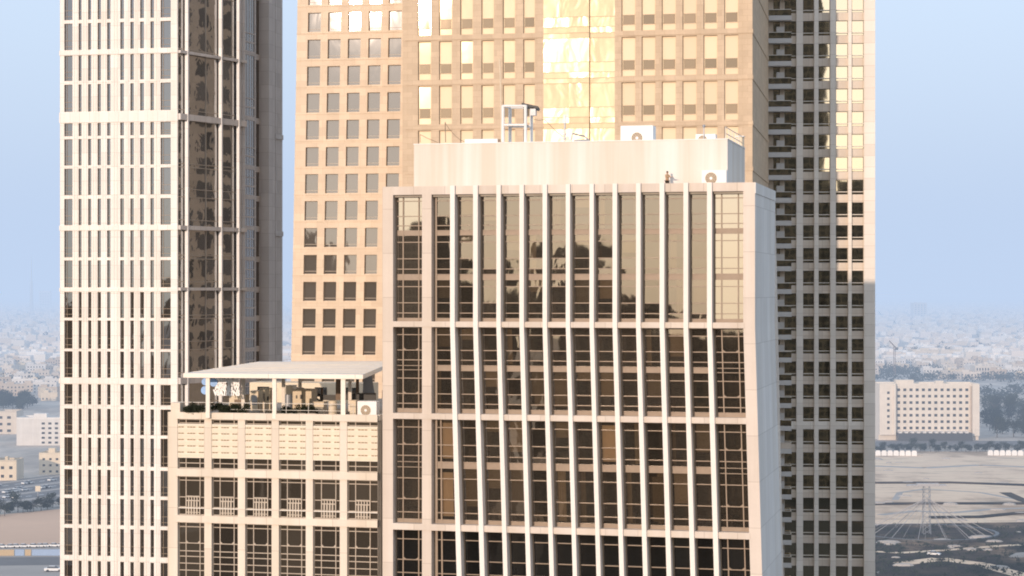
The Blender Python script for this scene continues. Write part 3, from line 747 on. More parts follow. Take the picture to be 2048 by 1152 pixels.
m = MB(); m.tube((-.2, 0, -.35), (-.2, 0, .35), .04); m.build('bracket', 'dark_metal', fl_)
an = empty('antenna', G(1127, .5, 284), 0, 'short antenna with a white cylinder head on a grey pole', 'antenna')
tubes('pole', 'grey_metal', an, [(G(1127, .5, 284), G(1127, .5, 246))], .07)
tubes('head', 'white_paint', an, [(G(1127, .5, 246), G(1127, .5, 228.5))], .14, 12)
tubes('bracket', 'grey_metal', an, [(G(1124, .5, 268), G(1130, .5, 278)), (G(1130, .5, 266), G(1124, .5, 278))], .05)
cb = empty('slack_cable', G(1060, .5, 235), 0, 'thin slack cable running from the floodlight down to the antenna', 'cable')
pts = [G(1066, .4, 238), G(1076, .4, 240), G(1087, .4, 238), G(1100, .45, 252), G(1112, .5, 264), G(1126, .5, 274)]
tubes('cable', 'rust', cb, list(zip(pts[:-1], pts[1:])), .022, 5)
wp = empty('whip_pole', G(887, .5, 284), 0, 'thin brown pole with drooping wires on the left end of the plant room roof', 'pole')
tubes('pole', 'rust', wp, [(G(888, .5, 284), G(887, .5, 243))], .035)
pts = [G(887, .5, 245), G(897, .4, 259), G(908, .4, 271), G(918, .4, 279), G(928, .4, 283.5)]
tubes('wire', 'rust', wp, list(zip(pts[:-1], pts[1:])), .022, 5)
tubes('wire', 'rust', wp, [(G(837, .5, 268), G(850, .5, 275)), (G(850, .5, 275), G(872, .5, 284)), (G(837, .5, 284), G(837, .5, 268))], .022, 5)
du = empty('roof_duct', G(962, .2, 281), 0, 'low white duct lying on the plant room roof left of the steel frame', 'duct')
m = MB(); p = G(962, .2, 281); a = g.u(928) - g.u(962); b = g.u(994) - g.u(962)
m.box(a, b, 0, .7, -.18, .14); o = m.build('duct', 'white_paint', du, bevel=.03); o.rotation_euler = (0, 0, -g.th)
m = MB(); m.box(b + .003, b + .4, .1, .6, -.18, .1); o = m.build('end_box', 'rust', du); o.rotation_euler = (0, 0, -g.th)
jk = empty('junk_frame', G(1150, .5, 284), 0, 'low heap of grey brackets on the plant room roof right of the antenna', 'brackets')
tubes('bracket', 'grey_metal', jk, [(G(1139, .5, 284), G(1142, .5, 266)), (G(1142, .5, 266), G(1165, .9, 271)), (G(1165, .9, 271), G(1176, .8, 282)), (G(1146, .3, 281), G(1172, .6, 279))], .07)
lp = empty('lamp_post', G(1400, 2.2, 284), 0, 'thin grey lamp post behind the small air conditioner', 'lamp post')
tubes('pole', 'grey_metal', lp, [(G(1400, 2.2, 284), G(1400, 2.2, 249))], .05)
m = MB(); m.ball(G(1400, 2.2, 248) - lp.location, .13); m.build('lamp', 'grey_metal', lp, smooth=True)
# guard rail along the right edge of the plant room
gr = empty('guard_rail', G(1440, 1, 284), 0, 'pale guard rail along the right edge of the plant room roof', 'railing')
pr = fp.back(0)
def RP(y, z): return pr.world(pu1 - .2, y, P_TOP + z)
segs = []
for k in range(6):
    y = .3 + k * (PD - .6) / 5; segs.append((RP(y, .05), RP(y, 1.0)))
for h in (.5, 1.0): segs.append((RP(.3, h), RP(PD - .3, h)))
tubes('rail', 'frame_white', gr, segs, .035, 6)
vb = empty('vent_box', RP(PD - 1.2, .05), -fp.th, 'small cream box at the back corner of the plant room roof', 'vent box')
m = MB(); m.box(-.4, .25, -.3, .4, 0, .85); m.build('casing', 'cream_paint', vb, bevel=.04)
m = MB(); m.box(-.45, .3, -.35, .45, .855, .93); m.build('cap', 'white_paint', vb)

# ---------------- person on the office roof
def skin_obj(name, verts, edges, rad, mat, parent, root=0, sub=1):
    me = bpy.data.meshes.new(name); me.from_pydata(verts, edges, []); me.update(); me.materials.append(M[mat])
    o = bpy.data.objects.new(name, me); COL.objects.link(o); o.parent = parent
    md = o.modifiers.new('skin', 'SKIN'); md.use_smooth_shade = True
    sv = me.skin_vertices[0].data
    for i, r in enumerate(rad): sv[i].radius = (r, r) if not isinstance(r, tuple) else r; sv[i].use_root = (i == root)
    if sub: o.modifiers.new('sub', 'SUBSURF').levels = sub; o.modifiers['sub'].render_levels = sub
    return o
g2 = fc.back(2.2)
pz = roofz
pr_ = empty('person', g2.world(g2.u(1334.5), 0, pz), -g2.th - R(38), 'person in tan shirt and dark trousers on the office roof, arms held out', 'person')
S = 1.62 / 1.75
V_ = [(0, 0, .95), (0, .0, 1.15), (0, 0, 1.38), (0, 0, 1.50), (.01, 0, 1.58), (.02, 0, 1.68),
      (0, .17, 1.41), (.20, .20, 1.24), (.44, .15, 1.25), (0, -.17, 1.41), (.18, -.22, 1.24), (.42, -.14, 1.24),
      (0, .09, .90), (.10, .10, .50), (-.02, .10, .09), (.13, .11, .04), (0, -.09, .90), (-.02, -.10, .50), (-.14, -.10, .09), (.01, -.11, .04)]
E_ = [(0, 1), (1, 2), (2, 3), (3, 4), (4, 5), (2, 6), (6, 7), (7, 8), (2, 9), (9, 10), (10, 11), (0, 12), (12, 13), (13, 14), (14, 15), (0, 16), (16, 17), (17, 18), (18, 19)]
Rd = [(.13, .10), (.13, .10), (.14, .11), .055, .085, .085, .06, .042, .032, .06, .042, .032, .085, .06, .042, .04, .085, .06, .042, .04]
for sgn, wv in ((1, 8), (-1, 11)):   # palm and five fingers for each hand
    bx, by, bz = V_[wv]; i0 = len(V_)
    V_.append((bx + .07, by, bz)); Rd.append((.036, .018)); E_.append((wv, i0))
    for k, (dy, ln) in enumerate(((-.032, .062), (-.011, .075), (.011, .070), (.030, .055))):
        a = len(V_); V_ += [(bx + .10, by + dy, bz + .004), (bx + .10 + ln * .55, by + dy, bz - .008), (bx + .10 + ln, by + dy * .95, bz - .03)]; Rd += [.0095, .009, .008]
        E_ += [(i0, a), (a, a + 1), (a + 1, a + 2)]
    a = len(V_); V_ += [(bx + .045, by - sgn * .05, bz + .01), (bx + .085, by - sgn * .066, bz)]; Rd += [.011, .009]; E_ += [(i0, a), (a, a + 1)]
sc = lambda L_: [(x * S, y * S, z * S) for x, y, z in L_]
skin_obj('body', sc(V_), E_, [tuple(q * S for q in r) if isinstance(r, tuple) else r * S for r in Rd], 'skin', pr_)
T_ = [(0, 0, .96), (0, 0, 1.15), (0, 0, 1.37), (0, .175, 1.41), (.12, .19, 1.31), (0, -.175, 1.41), (.11, -.205, 1.31)]
skin_obj('shirt', sc(T_), [(0, 1), (1, 2), (2, 3), (3, 4), (2, 5), (5, 6)], [(.14, .12), (.14, .115), (.15, .12), .075, .06, .075, .06], 'shirt', pr_)
T_ = [(0, 0, .96), (0, .09, .88), (.10, .10, .52), (.0, .10, .16), (0, -.09, .88), (-.02, -.10, .52), (-.12, -.10, .16)]
skin_obj('trousers', sc(T_), [(0, 1), (1, 2), (2, 3), (0, 4), (4, 5), (5, 6)], [(.145, .125), .105, .08, .065, .105, .08, .065], 'shorts', pr_)
m = MB(); m.ball((.0, 0, 1.69 * S), .098 * S, sx=1.05, sz=.8); m.build('hair', 'hair', pr_, smooth=True)
m = MB()
for sy in (-1, 1): m.ball((.098 * S, sy * .032 * S, 1.64 * S), .012); m.ball((.015, sy * .09 * S, 1.625 * S), .02, sz=1.5)
m.ball((.108 * S, 0, 1.61 * S), .016, sz=1.6); m.box(.085 * S, .1 * S, -.025, .025, 1.565 * S, 1.575 * S); m.build('face', 'skin', pr_)

# ---------------- annex roof: canopy, sign, plant
def P3(px, d, z): return Vector(((px - 1024) / F * d, d, z))
def PZ(px, py, d): return P3(px, d, CAMZ + (HZ - py) / F * d)
ZT, ZB = 93.0, 92.62
FL, FR, BL, BR = P3(366, 172.4, 0), P3(726, 169.6, 0), P3(517, 186, 0), P3(789, 186.5, 0)
ZR = CAMZ + (HZ - 723) / F * 186
cano = empty('roof_canopy', (FL.x, FL.y, Droof), 0, 'long flat cream canopy slab on slim posts over the annex roof', 'canopy')
def LC(p): return (p.x - FL.x, p.y - FL.y)
m = MB(); m.prism([LC(FL), LC(FR), LC(BR), LC(BL)], ZB - Droof, ZT - Droof)
for i in (2, 3): m.v[i] = (*m.v[i][:2], m.v[i][2] + ZR - ZT); m.v[i + 4] = (*m.v[i + 4][:2], m.v[i + 4][2] + ZR - ZT)
m.build('slab', 'pergola', cano, bevel=.03)
m = MB()
for k in range(1, 8):
    a = FL.lerp(BL, k / 8); b = FR.lerp(BR, k / 8); d = (b - a).normalized()
    zk = ZT + (ZR - ZT) * k / 8 - Droof + .002; m.tube((a.x - FL.x, a.y - FL.y, zk), (b.x - FL.x, b.y - FL.y, zk), .035, n=4)
m.build('seam', 'cream_paint', cano)
fdir = (FR - FL).normalized(); bdir = (BL - FL).normalized()
for (px, back, wdt) in ((416, .35, .17), (549, .35, .17), (686.5, .35, .19), (486.5, 7, .15), (567, 8, .15), (700, 12, .15), (600, 13, .15)):
    # along the fascia by pixel, then pushed back
    t = (px - 366) / (726 - 366); c = FL.lerp(FR, t) + Vector((0, back, 0)); c.x = (px - 1024) / F * c.y
    m = MB(); m.box(c.x - FL.x - wdt, c.x - FL.x + wdt, c.y - FL.y - wdt, c.y - FL.y + wdt, 0, ZB - Droof - .004); m.build('post', 'pergola', cano, bevel=.02)
# sign of chunky white letters with blue discs, hung below the canopy
sg = empty('rooftop_sign', PZ(445, 775, 175.5), -fd.th, 'hanging sign of chunky white letters with sky-blue discs under the canopy', 'sign')
def text_mesh(txt, size, mat, parent, loc, ext=.05, sx=1):
    cu = bpy.data.curves.new('t', 'FONT'); cu.body = txt; cu.size = size; cu.extrude = ext; cu.offset = .04; cu.space_character = .86
    to = bpy.data.objects.new('t', cu); COL.objects.link(to)
    me = bpy.data.meshes.new_from_object(to.evaluated_get(bpy.context.evaluated_depsgraph_get())); bpy.data.objects.remove(to)
    me.materials.clear(); me.materials.append(M[mat])
    o = bpy.data.objects.new('lettering', me); COL.objects.link(o); o.parent = parent; o.location = loc; o.rotation_euler = (R(90), 0, 0); o.scale = (sx, 1, 1); return o
for txt, zt, xx, size, wd in (('DRAINE', .30, -.66, .74, 2.2), ('ARSING W', -.18, -.66, .68, 2.25), ('VSATRYNS', -.66, -.80, .64, 2.4)):
    o = text_mesh(txt, size, 'sign_white', sg, (xx, 0, zt)); ww = max(v.co.x for v in o.data.vertices); o.scale = (wd / ww, 1, 1)
for k, (px, py, r) in enumerate(((409, 764, .30), (427, 765, .36), (409, 781, .36))):
    q = PZ(px, py, 175.5) - sg.location; x = q.x / math.cos(fd.th)
    m = MB(); m.tube((x, -.06, q.z), (x, .06, q.z), r, n=20); m.build('disc', 'sign_blue', sg)
m = MB(); m.box(-1.55, 1.5, .09, .15, .72, .80); m.box(-.9, -.84, .09, .15, -.6, .9); m.box(1.1, 1.16, .09, .15, -.5, .9); m.build('hanger', 'dark_metal', sg)
# guard rail and plant on the annex roof
rl = empty('guard_rail', fd.world(0, .9, Droof), -fd.th, 'thin rail behind the annex parapet, below the hanging sign', 'railing')
m = MB(); zr_ = fd.z(808) - Droof; ua, ub = fd.u(345), fd.u(700)
m.tube((ua, 0, zr_), (ub, 0, zr_), .03); m.tube((ua, 0, zr_ * .55), (ub, 0, zr_ * .55), .022)
for k in range(9): x = ua + (ub - ua) * k / 8; m.tube((x, 0, 0), (x, 0, zr_), .025)
m.build('rail', 'frame_white', rl)
def cab(name, px0, px1, py0, d, mat, label, cat, dep=1.0, holes=(), lid=True):
    c = (px0 + px1) / 2; q = P3(c, d, Droof); hw = (px1 - px0) / 2 / F * d; h = CAMZ + (HZ - py0) / F * d - Droof
    r = empty(name, q, -fd.th, label, cat)
    m = MB(); m.box(-hw, hw, 0, dep, .08, h); m.box(-hw + .05, hw - .05, .05, dep - .05, 0, .08); m.build('casing', mat, r, bevel=.03)
    if lid: m = MB(); m.box(-hw - .04, hw + .04, -.05, dep + .05, h + .002, h + .06); m.build('lid', 'cream_paint', r)
    for (a, b, z0, z1, mt, nm) in holes:
        m = MB(); m.box(-hw + a * 2 * hw, -hw + b * 2 * hw, -.025, .01, z0 * h, z1 * h); m.build(nm, mt, r)
    return r
cab('machine_cabinet', 457, 490, 791, 179, 'cream_paint', 'cream machine cabinet with a dark square opening under the white letters', 'cabinet', 1.2, ((.35, .8, .25, .78, 'rust', 'opening'),))
cab('machine_cabinet', 500, 517, 783, 183, 'cream_paint', 'narrow machine cabinet with a tall grey louvre, left of the middle canopy post', 'cabinet', 1.2, ((.2, .85, .3, .8, 'grey_metal', 'louvre'),))
cab('machine_cabinet', 518, 541, 778, 181, 'cream_paint', 'cream machine cabinet with two small dark slots beside the middle canopy post', 'cabinet', 1.2, ((.35, .5, .45, .8, 'dark_metal', 'slot'), (.72, .86, .5, .68, 'dark_metal', 'slot')))
cab('machine_cabinet', 571, 585, 772, 186, 'cream_paint', 'tall thin cream cabinet right of the middle canopy posts', 'cabinet', 1.2, ((.2, .8, .2, .5, 'grey_metal', 'louvre'),))
cab('machine_cabinet', 584, 624, 780, 182, 'cream_paint', 'widest cream machine cabinet with two dark ports, in the middle of the annex roof', 'cabinet', 1.6, ((.18, .26, .6, .75, 'dark_metal', 'port'), (.4, .52, .58, .78, 'dark_metal', 'port'), (.1, .4, .25, .3, 'rust', 'vent_slit')))
cab('machine_cabinet', 627, 648, 805, 175, 'cream_paint', 'low cream cabinet beside the cream cylinder on the annex roof', 'cabinet', 1.0)
cab('machine_cabinet', 699, 712, 802, 173, 'cream_paint', 'small cream cabinet touching the left side of the annex air conditioner', 'cabinet', .8)
cy = empty('vent_cylinder', P3(665.5, 173, Droof), 0, 'stout cream vent cylinder left of the right canopy post', 'vent')
m = MB(); hh = CAMZ + (HZ - 802.5) / F * 173 - Droof; m.tube((0, 0, 0), (0, 0, hh), .36, n=20); m.build('body', 'cream_paint', cy, smooth=False)
m = MB(); m.ball((0, 0, hh), .36, sz=.25, seg=20); m.build('cap', 'cream_paint', cy, smooth=True)
tk = empty('grey_tank', P3(577, 178, Droof), 0, 'pale grey ribbed tank behind the rail, right of the middle post', 'tank')
m = MB(); m.tube((0, 0, 0), (0, 0, 1.7), .30, n=16)
for k in range(6): m.tube((0, 0, .2 + k * .25), (0, 0, .26 + k * .25), .325, n=16)
m.build('body', 'grey_metal', tk)
ex = empty('exhaust_duct', P3(680, 184, Droof), 0, 'dark exhaust duct bending down beside the right canopy post', 'duct')
def tz(py, d): return CAMZ + (HZ - py) / F * d - Droof
def DX(px, d): return (px - 1024) / F * d - ex.location.x
m = MB(); m.box(DX(672, 184), DX(685, 184), -.3, .3, .9, ZB - Droof - .02); m.build('riser', 'rust', ex)
m = MB(); m.box(DX(640, 184), DX(672, 184) - .005, -.28, .28, tz(800, 184), tz(790, 184)); m.box(DX(685, 184) + .005, DX(752, 184), -.28, .28, tz(800, 184), tz(786, 184)); m.build('branch', 'dark_metal', ex)
m = MB(); m.tube((DX(597, 184), 0, tz(775, 184)), (DX(640, 184), 0, tz(790, 184)), .12); m.tube((DX(612, 184), -.2, tz(783, 184)), (DX(642, 184), -.2, tz(803, 184)), .1); m.build('pipe', 'dark_metal', ex)
m = MB(); m.box(DX(622, 184), DX(629, 184), .4, .8, 0, tz(778, 184)); m.box(DX(641, 184), DX(645, 184), .4, .6, 0, tz(776, 184)); m.box(DX(710, 184), DX(716, 184), 1, 1.4, 0, ZB - Droof - .02); m.build('support', 'rust', ex)
pn = empty('sheet_metal', P3(737, 187, Droof), 0, 'grey metal sheet hanging under the right end of the canopy', 'metal sheet')
m = MB(); m.quad((-.55, 0, .9), (.55, 0, 1.4), (.25, 0, ZB - Droof - .05), (-.45, 0, ZB - Droof - .03)); m.quad((-.45, .05, ZB - Droof - .03), (.25, .05, ZB - Droof - .05), (.55, .05, 1.4), (-.55, .05, .9)); m.build('sheet', 'grey_metal', pn)
rbx = empty('roof_cabin', P3(590, 196, Droof), -fd.th, 'low cream roof cabin at the back under the canopy', 'cabin')
m = MB(); m.box(-4.6, 7.4, 0, 3.0, 0, 1.9); m.build('wall', 'cream_paint', rbx)
for k in range(4):
    m = MB(); m.box(-3.8 + k * 2.9, -2.6 + k * 2.9, -.03, .02, .6, 1.5); m.build('window', 'glass_pane', rbx)
# potted shrubs
def leaf_clump(m, c, r, n, rnd, size, sz=1.0):
    for _ in range(n):
        d = Vector((rnd.gauss(0, 1), rnd.gauss(0, 1), rnd.gauss(0, 1))).normalized() * r * (rnd.random() ** .45)
        p = Vector(c) + Vector((d.x, d.y, d.z * sz)); a = Vector((rnd.gauss(0, 1), rnd.gauss(0, 1), rnd.gauss(0, 1))).normalized(); b = a.orthogonal().normalized(); s_ = size * rnd.uniform(.6, 1.4)
        m.quad(p - a * s_, p - b * s_ * .5, p + a * s_, p + b * s_ * .5)
rs = random.Random(3)
for i, (px0, px1, py0, lab) in enumerate(((362, 411, 810, 'dark shrub in a planter at the left corner of the annex roof'), (420, 459, 808, 'dark shrub in a planter under the white letters, right of the first post'), (461, 500, 811, 'dark spreading shrub in front of the square-opening cabinet'), (566, 588, 815, 'small dark shrub right of the middle canopy post'), (596, 634, 814, 'dark shrub in front of the widest cream cabinet'))):
    d = 173.2; c = (px0 + px1) / 2; hw = (px1 - px0) / 2 / F * d
    r = empty('shrub', P3(c, d, Droof), -fd.th, lab, 'shrub')
    m = MB(); m.box(-hw, hw, -.3, .3, 0, .4); m.build('planter', 'concrete', r, bevel=.02)
    m = MB(); h = tz(py0, d)
    for k in range(9): leaf_clump(m, (rs.uniform(-hw, hw), rs.uniform(-.25, .25), .35 + rs.uniform(0, .85) * (h - .35)), .36, 170, rs, .075)
    m.build('foliage', 'leaf', r)
# =================================================================== ground, roads, background
def gp(px, py, z=0):
    Y = (CAMZ - z) * F / (py - HZ); return Vector(((px - 1024) / F * Y, Y, z))
t = NT('desert_ground')
n1 = t.noise(.006, detail=6); n2 = t.noise(.05, (1, .35, 1), 5)
c = t.mul(t.ramp(n1, [(.35, (.44, .37, .30)), (.5, (.60, .50, .40)), (.65, (.48, .43, .37))]), t.ramp(n2, [(.3, g3(.62)), (.6, g3(1))]))
p = t.n('ShaderNodeBsdfPrincipled'); p.inputs['Roughness'].default_value = .95; p.inputs['Specular IOR Level'].default_value = .1
t.l(c, p.inputs['Base Color']); t.l(t.bump(n2, .6, 1.0), p.inputs['Normal']); t.l(p.outputs[0], t.out.inputs[0]); M['ground'] = t.m
t = NT('construction_sand')
n1 = t.noise(.018, (1, .5, 1), 6); n2 = t.noise(.12, (.35, 1, 1), 5)
c = t.mul(t.ramp(n1, [(.36, (.44, .30, .19)), (.48, (.80, .58, .39)), (.66, (.88, .66, .44))]), t.ramp(n2, [(.30, g3(.55)), (.48, g3(1))]))
p = t.n('ShaderNodeBsdfPrincipled'); p.inputs['Roughness'].default_value = .95; p.inputs['Specular IOR Level'].default_value = .1
t.l(c, p.inputs['Base Color']); t.l(t.bump(n2, .5, .6), p.inputs['Normal']); t.l(p.outputs[0], t.out.inputs[0]); M['sand'] = t.m
t = NT('scrub_soil')
n1 = t.noise(.03, (1, .6, 1), 6); n2 = t.noise(.16, (.5, 1, 1), 6, .7)
c = t.mul(t.ramp(n1, [(.40, (.022, .017, .011)), (.54, (.075, .05, .03)), (.68, (.34, .22, .13))]), t.ramp(n2, [(.32, g3(.4)), (.6, g3(1))]))
p = t.n('ShaderNodeBsdfPrincipled'); p.inputs['Roughness'].default_value = .95; p.inputs['Specular IOR Level'].default_value = .1
t.l(c, p.inputs['Base Color']); t.l(t.bump(n2, .7, .8), p.inputs['Normal']); t.l(p.outputs[0], t.out.inputs[0]); M['scrub'] = t.m

def sheet(name, pts, z, mat, sub=0):
    m = MB(); m.quad(*[(q.x, q.y, z) for q in pts]); return tag(m.build(name, mat), kind='structure')
m = MB(); m.quad((-40000, -3000, 0), (40000, -3000, 0), (40000, 60000, 0), (-40000, 60000, 0)); tag(m.build('ground', 'ground'), kind='structure')
sheet('road', [Vector((-500, -900, 0)), Vector((500, -900, 0)), Vector((260, 560, 0)), Vector((-260, 560, 0))], .02, 'reflected_ground')  # unseen dark ground sheet, added to darken the window reflections
# left side
sheet('sand_lot', [gp(-260, 1100), gp(330, 1082), gp(330, 1000), gp(-260, 1052)], .03, 'sandlot')
sheet('paving', [gp(-260, 1300), gp(330, 1300), gp(330, 1082.5), gp(-260, 1100.5)], .02, 'paving')
sheet('road', [gp(-260, 1134), gp(330, 1128), gp(330, 1112), gp(-260, 1117)], .05, 'asphalt')
hw_ = lambda s0, s1: [gp(-300, s1 + 37), gp(420, s1 - 53), gp(420, s0 - 53), gp(-300, s0 + 37)]
sheet('highway', hw_(964, 1018), .04, 'asphalt')
for s0, s1 in ((966, 969), (979, 982.5), (992, 995), (1005, 1009)):
    m = MB(); q = [Vector((a.x, a.y, 0)) for a in hw_(s0, s1)]; m.prism([(a.x, a.y) for a in q], .0, .14); tag(m.build('median_kerb', 'paving'), kind='structure')
for s in (973, 986, 1000, 1012):
    q = hw_(s, s + .5); m = MB()
    for k in range(0, 60, 2):
        a, b = k / 60, (k + 1) / 60
        m.quad(*[(v.x, v.y, .06) for v in (q[0].lerp(q[1], a), q[0].lerp(q[1], b), q[3].lerp(q[2], b), q[3].lerp(q[2], a))])
    tag(m.build('lane_marking', 'white_paint'), kind='structure')
# right side
sheet('sand', [gp(1650, 1055), gp(2500, 1040), gp(2500, 903), gp(1650, 903)], .03, 'sand')
sheet('scrubland', [gp(1600, 1400), gp(2600, 1400), gp(2500, 1038), gp(1650, 1050)], .05, 'scrub')
sheet('road', [gp(1650, 893), gp(2500, 890), gp(2500, 881), gp(1650, 882.5)], .05, 'asphalt')
for pts in ([(1690, 967), (1900, 966), (2048, 971), (2300, 976)], [(1690, 1010), (1850, 1008), (2060, 1008), (2300, 1006)], [(1860, 1036), (1960, 1035), (2030, 1028), (2200, 1018)]):
    m = MB()
    for a, b in zip(pts[:-1], pts[1:]):
        p0, p1 = gp(*a), gp(*b); m.prism([(p0.x, p0.y - 3), (p1.x, p1.y - 3), (p1.x, p1.y + 3), (p0.x, p0.y + 3)], 0, .6)
    tag(m.build('earth_berm', 'scrub'), kind='structure')

def strip(name, pts, wdt, z, mat):
    m = MB(); P = [gp(*p) for p in pts]
    for a, b in zip(P[:-1], P[1:]):
        d = (b - a).normalized(); n_ = Vector((-d.y, d.x, 0)) * wdt
        m.quad(*[(q.x, q.y, z) for q in (a + n_, a - n_, b - n_, b + n_)])
    tag(m.build(name, mat), kind='structure')
strip('dirt_track', [(1800, 1128), (1880, 1118), (1960, 1128), (2040, 1150), (2150, 1185)], 4, .07, 'sand')
strip('dirt_track', [(1690, 1100), (1800, 1106), (1900, 1100), (2000, 1092), (2200, 1082)], 2, .075, 'sand')
strip('dirt_track', [(1760, 1030), (1830, 1022), (1900, 1026), (1990, 1018), (2200, 1012)], 2.5, .06, 'paving')
strip('dirt_track', [(1790, 1000), (1800, 985), (1850, 978), (1960, 985), (2040, 1000), (2200, 1010)], 1.6, .05, 'paving')
strip('dirt_track', [(1690, 930), (1850, 936), (1960, 930), (2200, 940)], 3.5, .05, 'paving')
strip('dirt_track', [(2010, 985), (2048, 1002), (2120, 1020)], 3, .065, 'scrub')
rg = random.Random(31)
mm_ = MB()
for _ in range(60):
    q = gp(rg.uniform(1700, 2250), rg.uniform(915, 1150)); r_ = rg.uniform(1, 3.2); mm_.ball((q.x, q.y, 0), r_, 7, 4, rg.uniform(1, 2.2), 1, .45)
tag(mm_.build('rubble', 'paving'), kind='stuff')
mm_ = MB()
for _ in range(420):
    q = gp(rg.uniform(1690, 2250), rg.uniform(1052, 1165)); leaf_clump(mm_, (q.x, q.y, .5), rg.uniform(1, 2.8), 16, rg, .5, .5)
tag(mm_.build('scrub_bushes', 'leaf'), kind='stuff')

# trees: trunk + leafy crown, three shapes copied
def make_tree(rnd, h, r):
    root = empty('tree', (0, 0, 0)); tag(root, cat='tree')
    m = MB(); m.tube((0, 0, 0), (.1, .05, h * .55), .28, .14, 7)
    for k in range(4):
        a = k * 1.6 + rnd.random(); m.tube((.06, .03, h * (.35 + .05 * k)), (math.cos(a) * r * .6, math.sin(a) * r * .6, h * .72), .11, .04, 5)
    m.build('trunk', 'bark', root)
    m = MB()
    for k in range(14):
        a = rnd.uniform(0, 6.28); d = r * rnd.uniform(.1, .75); leaf_clump(m, (math.cos(a) * d, math.sin(a) * d, h * rnd.uniform(.34, .88)), r * .44, 50, rnd, .45, .85)
    m.build('crown', 'leaf', root); return root
rt = random.Random(21)
protos = [make_tree(rt, 9, 4.6), make_tree(rt, 7, 4.0), make_tree(rt, 11, 5.4)]
used = [False] * 3
def put_tree(px, py, k, label, group, s=1.0):
    o = protos[k] if not used[k] else copy_tree(protos[k]); used[k] = True
    q = gp(px, py); o.location = (q.x, q.y, 0); o.scale = (s, s, s * rt.uniform(.85, 1.15)); o.rotation_euler = (0, 0, rt.uniform(0, 6)); o['label'] = label; o['group'] = group
hl = 'dark bushy roadside tree between the highway and the sand lot at lower left'
for k in range(30): px = -170 + k * 12 + rt.uniform(-4, 4); put_tree(px, 1031 - (px) * .125 + rt.uniform(-3, 2), k % 3, hl, 'trees along the highway edge', rt.uniform(.5, .8))
hr = 'dark roadside tree in the row behind the white wall at right'
for k in range(56): px = 1690 + k * 10 + rt.uniform(-4, 4); put_tree(px, 904 + rt.uniform(-2, 1), k % 3, hr, 'trees in a row behind the white wall', rt.uniform(.5, .72))
hp = 'hazy park tree right of the long cream block'
for k in range(70):
    px = rt.uniform(1962, 2200); put_tree(px, rt.uniform(818, 878), k % 3, hp, 'park trees right of the long cream block', rt.uniform(1.0, 1.6))
hg = 'hazy tree in the dark grove behind the white flat-roofed block at left'
for k in range(46): put_tree(rt.uniform(-160, 66), rt.uniform(808, 822), k % 3, hg, 'grove trees at left', rt.uniform(1.0, 1.5))
# far tree belts nobody could count
def belt(pxs, pys, n, seed):
    rnd = random.Random(seed); m = MB()
    for _ in range(n):
        q = gp(rnd.uniform(*pxs), rnd.uniform(*pys)); r = rnd.uniform(4, 9); leaf_clump(m, (q.x, q.y, rnd.uniform(2, 7)), r, 26, rnd, 1.5, .7)
    return tag(m.build('far_tree_belt', 'leaf'), kind='stuff')
belt((1720, 2250), (757, 766), 110, 1); belt((1950, 2250), (783, 800), 90, 2); belt((1720, 1890), (741, 752), 70, 3); belt((-200, 130), (765, 775), 60, 4); belt((1720, 1960), (702, 706), 50, 5)
# cars
def make_car():
    root = empty('car', (0, 0, 0)); tag(root, cat='car')
    m = MB()
    prof = [(-2.2, .35), (2.2, .35), (2.25, .75), (1.2, .92), (-1.75, 1.0), (-2.25, .9)]
    b = len(m.v)
    for y in (-.9, .9):
        for x, z in prof: m.v.append((x, y, z))
    n = len(prof); m.f.append(tuple(range(n))[::1]); m.f.append(tuple(range(n, 2 * n))[::-1])
    for i in range(n): j = (i + 1) % n; m.f.append((i, i + n, j + n, j))
    m.build('body', 'white_paint', root)
    m = MB(); m.prism([(1.0, -.8), (1.0, .8), (-1.6, .8), (-1.6, -.8)], .93, 1.0)
    b = len(m.v)
    m.v += [(1.0, -.8, 1.0), (1.0, .8, 1.0), (-1.6, .8, 1.0), (-1.6, -.8, 1.0), (.3, -.65, 1.48), (.3, .65, 1.48), (-1.2, .65, 1.48), (-1.2, -.65, 1.48)]
    m.f += [tuple(b + i for i in q) for q in ((4, 5, 6, 7), (0, 1, 5, 4), (1, 2, 6, 5), (2, 3, 7, 6), (3, 0, 4, 7))]; m.build('cabin', 'glass_pane', root)
    m = MB(); m.box(-1.15, .25, -.62, .62, 1.482, 1.53); m.build('roof', 'white_paint', root)
    for x in (-1.4, 1.4):
        for y in (-.8, .8): m = MB(); m.tube((x, y - .12, .33), (x, y + .12, .33), .33, n=12); m.build('wheel', 'rubber', root)
    return root
car0 = make_car(); first = True; rc = random.Random(8)
for k in range(34):
    lane = rc.choice((972, 975, 985, 988, 998, 1001)); px = rc.uniform(-120, 175)
    o = car0 if first else copy_tree(car0); first = False
    py = lane - (px + 0) * .125; q = gp(px, py); a, b = gp(px - 20, py + 2.5), gp(px + 20, py - 2.5)
    o.location = (q.x, q.y, .05); o.rotation_euler = (0, 0, math.atan2(b.y - a.y, b.x - a.x) + (math.pi if lane > 990 else 0)); o.scale = (1.1, 1.1, 1.1)
    tag(o, 'pale car driving on the highway at left', group='cars on the highway')
for k in range(16):
    px = -70 + k * 15 + rc.uniform(-3, 3); q = gp(px, 1097.5 - k * .3); o = copy_tree(car0); o.location = (q.x, q.y, .03); o.rotation_euler = (0, 0, rc.uniform(-.15, .15)); o.scale = (1, 1, 1)
    tag(o, 'pale car parked beyond the blue hoarding at lower left', group='cars parked at the hoarding')
q = gp(108, 1143); o = copy_tree(car0); o.location = (q.x, q.y, .03); o.rotation_euler = (0, 0, .1); o.scale = (1.5, 1.3, 1.3); del o['label']; tag(o, 'lone pale car at the foot of the white tower in the lower left corner')
if 'group' in o: del o['group']
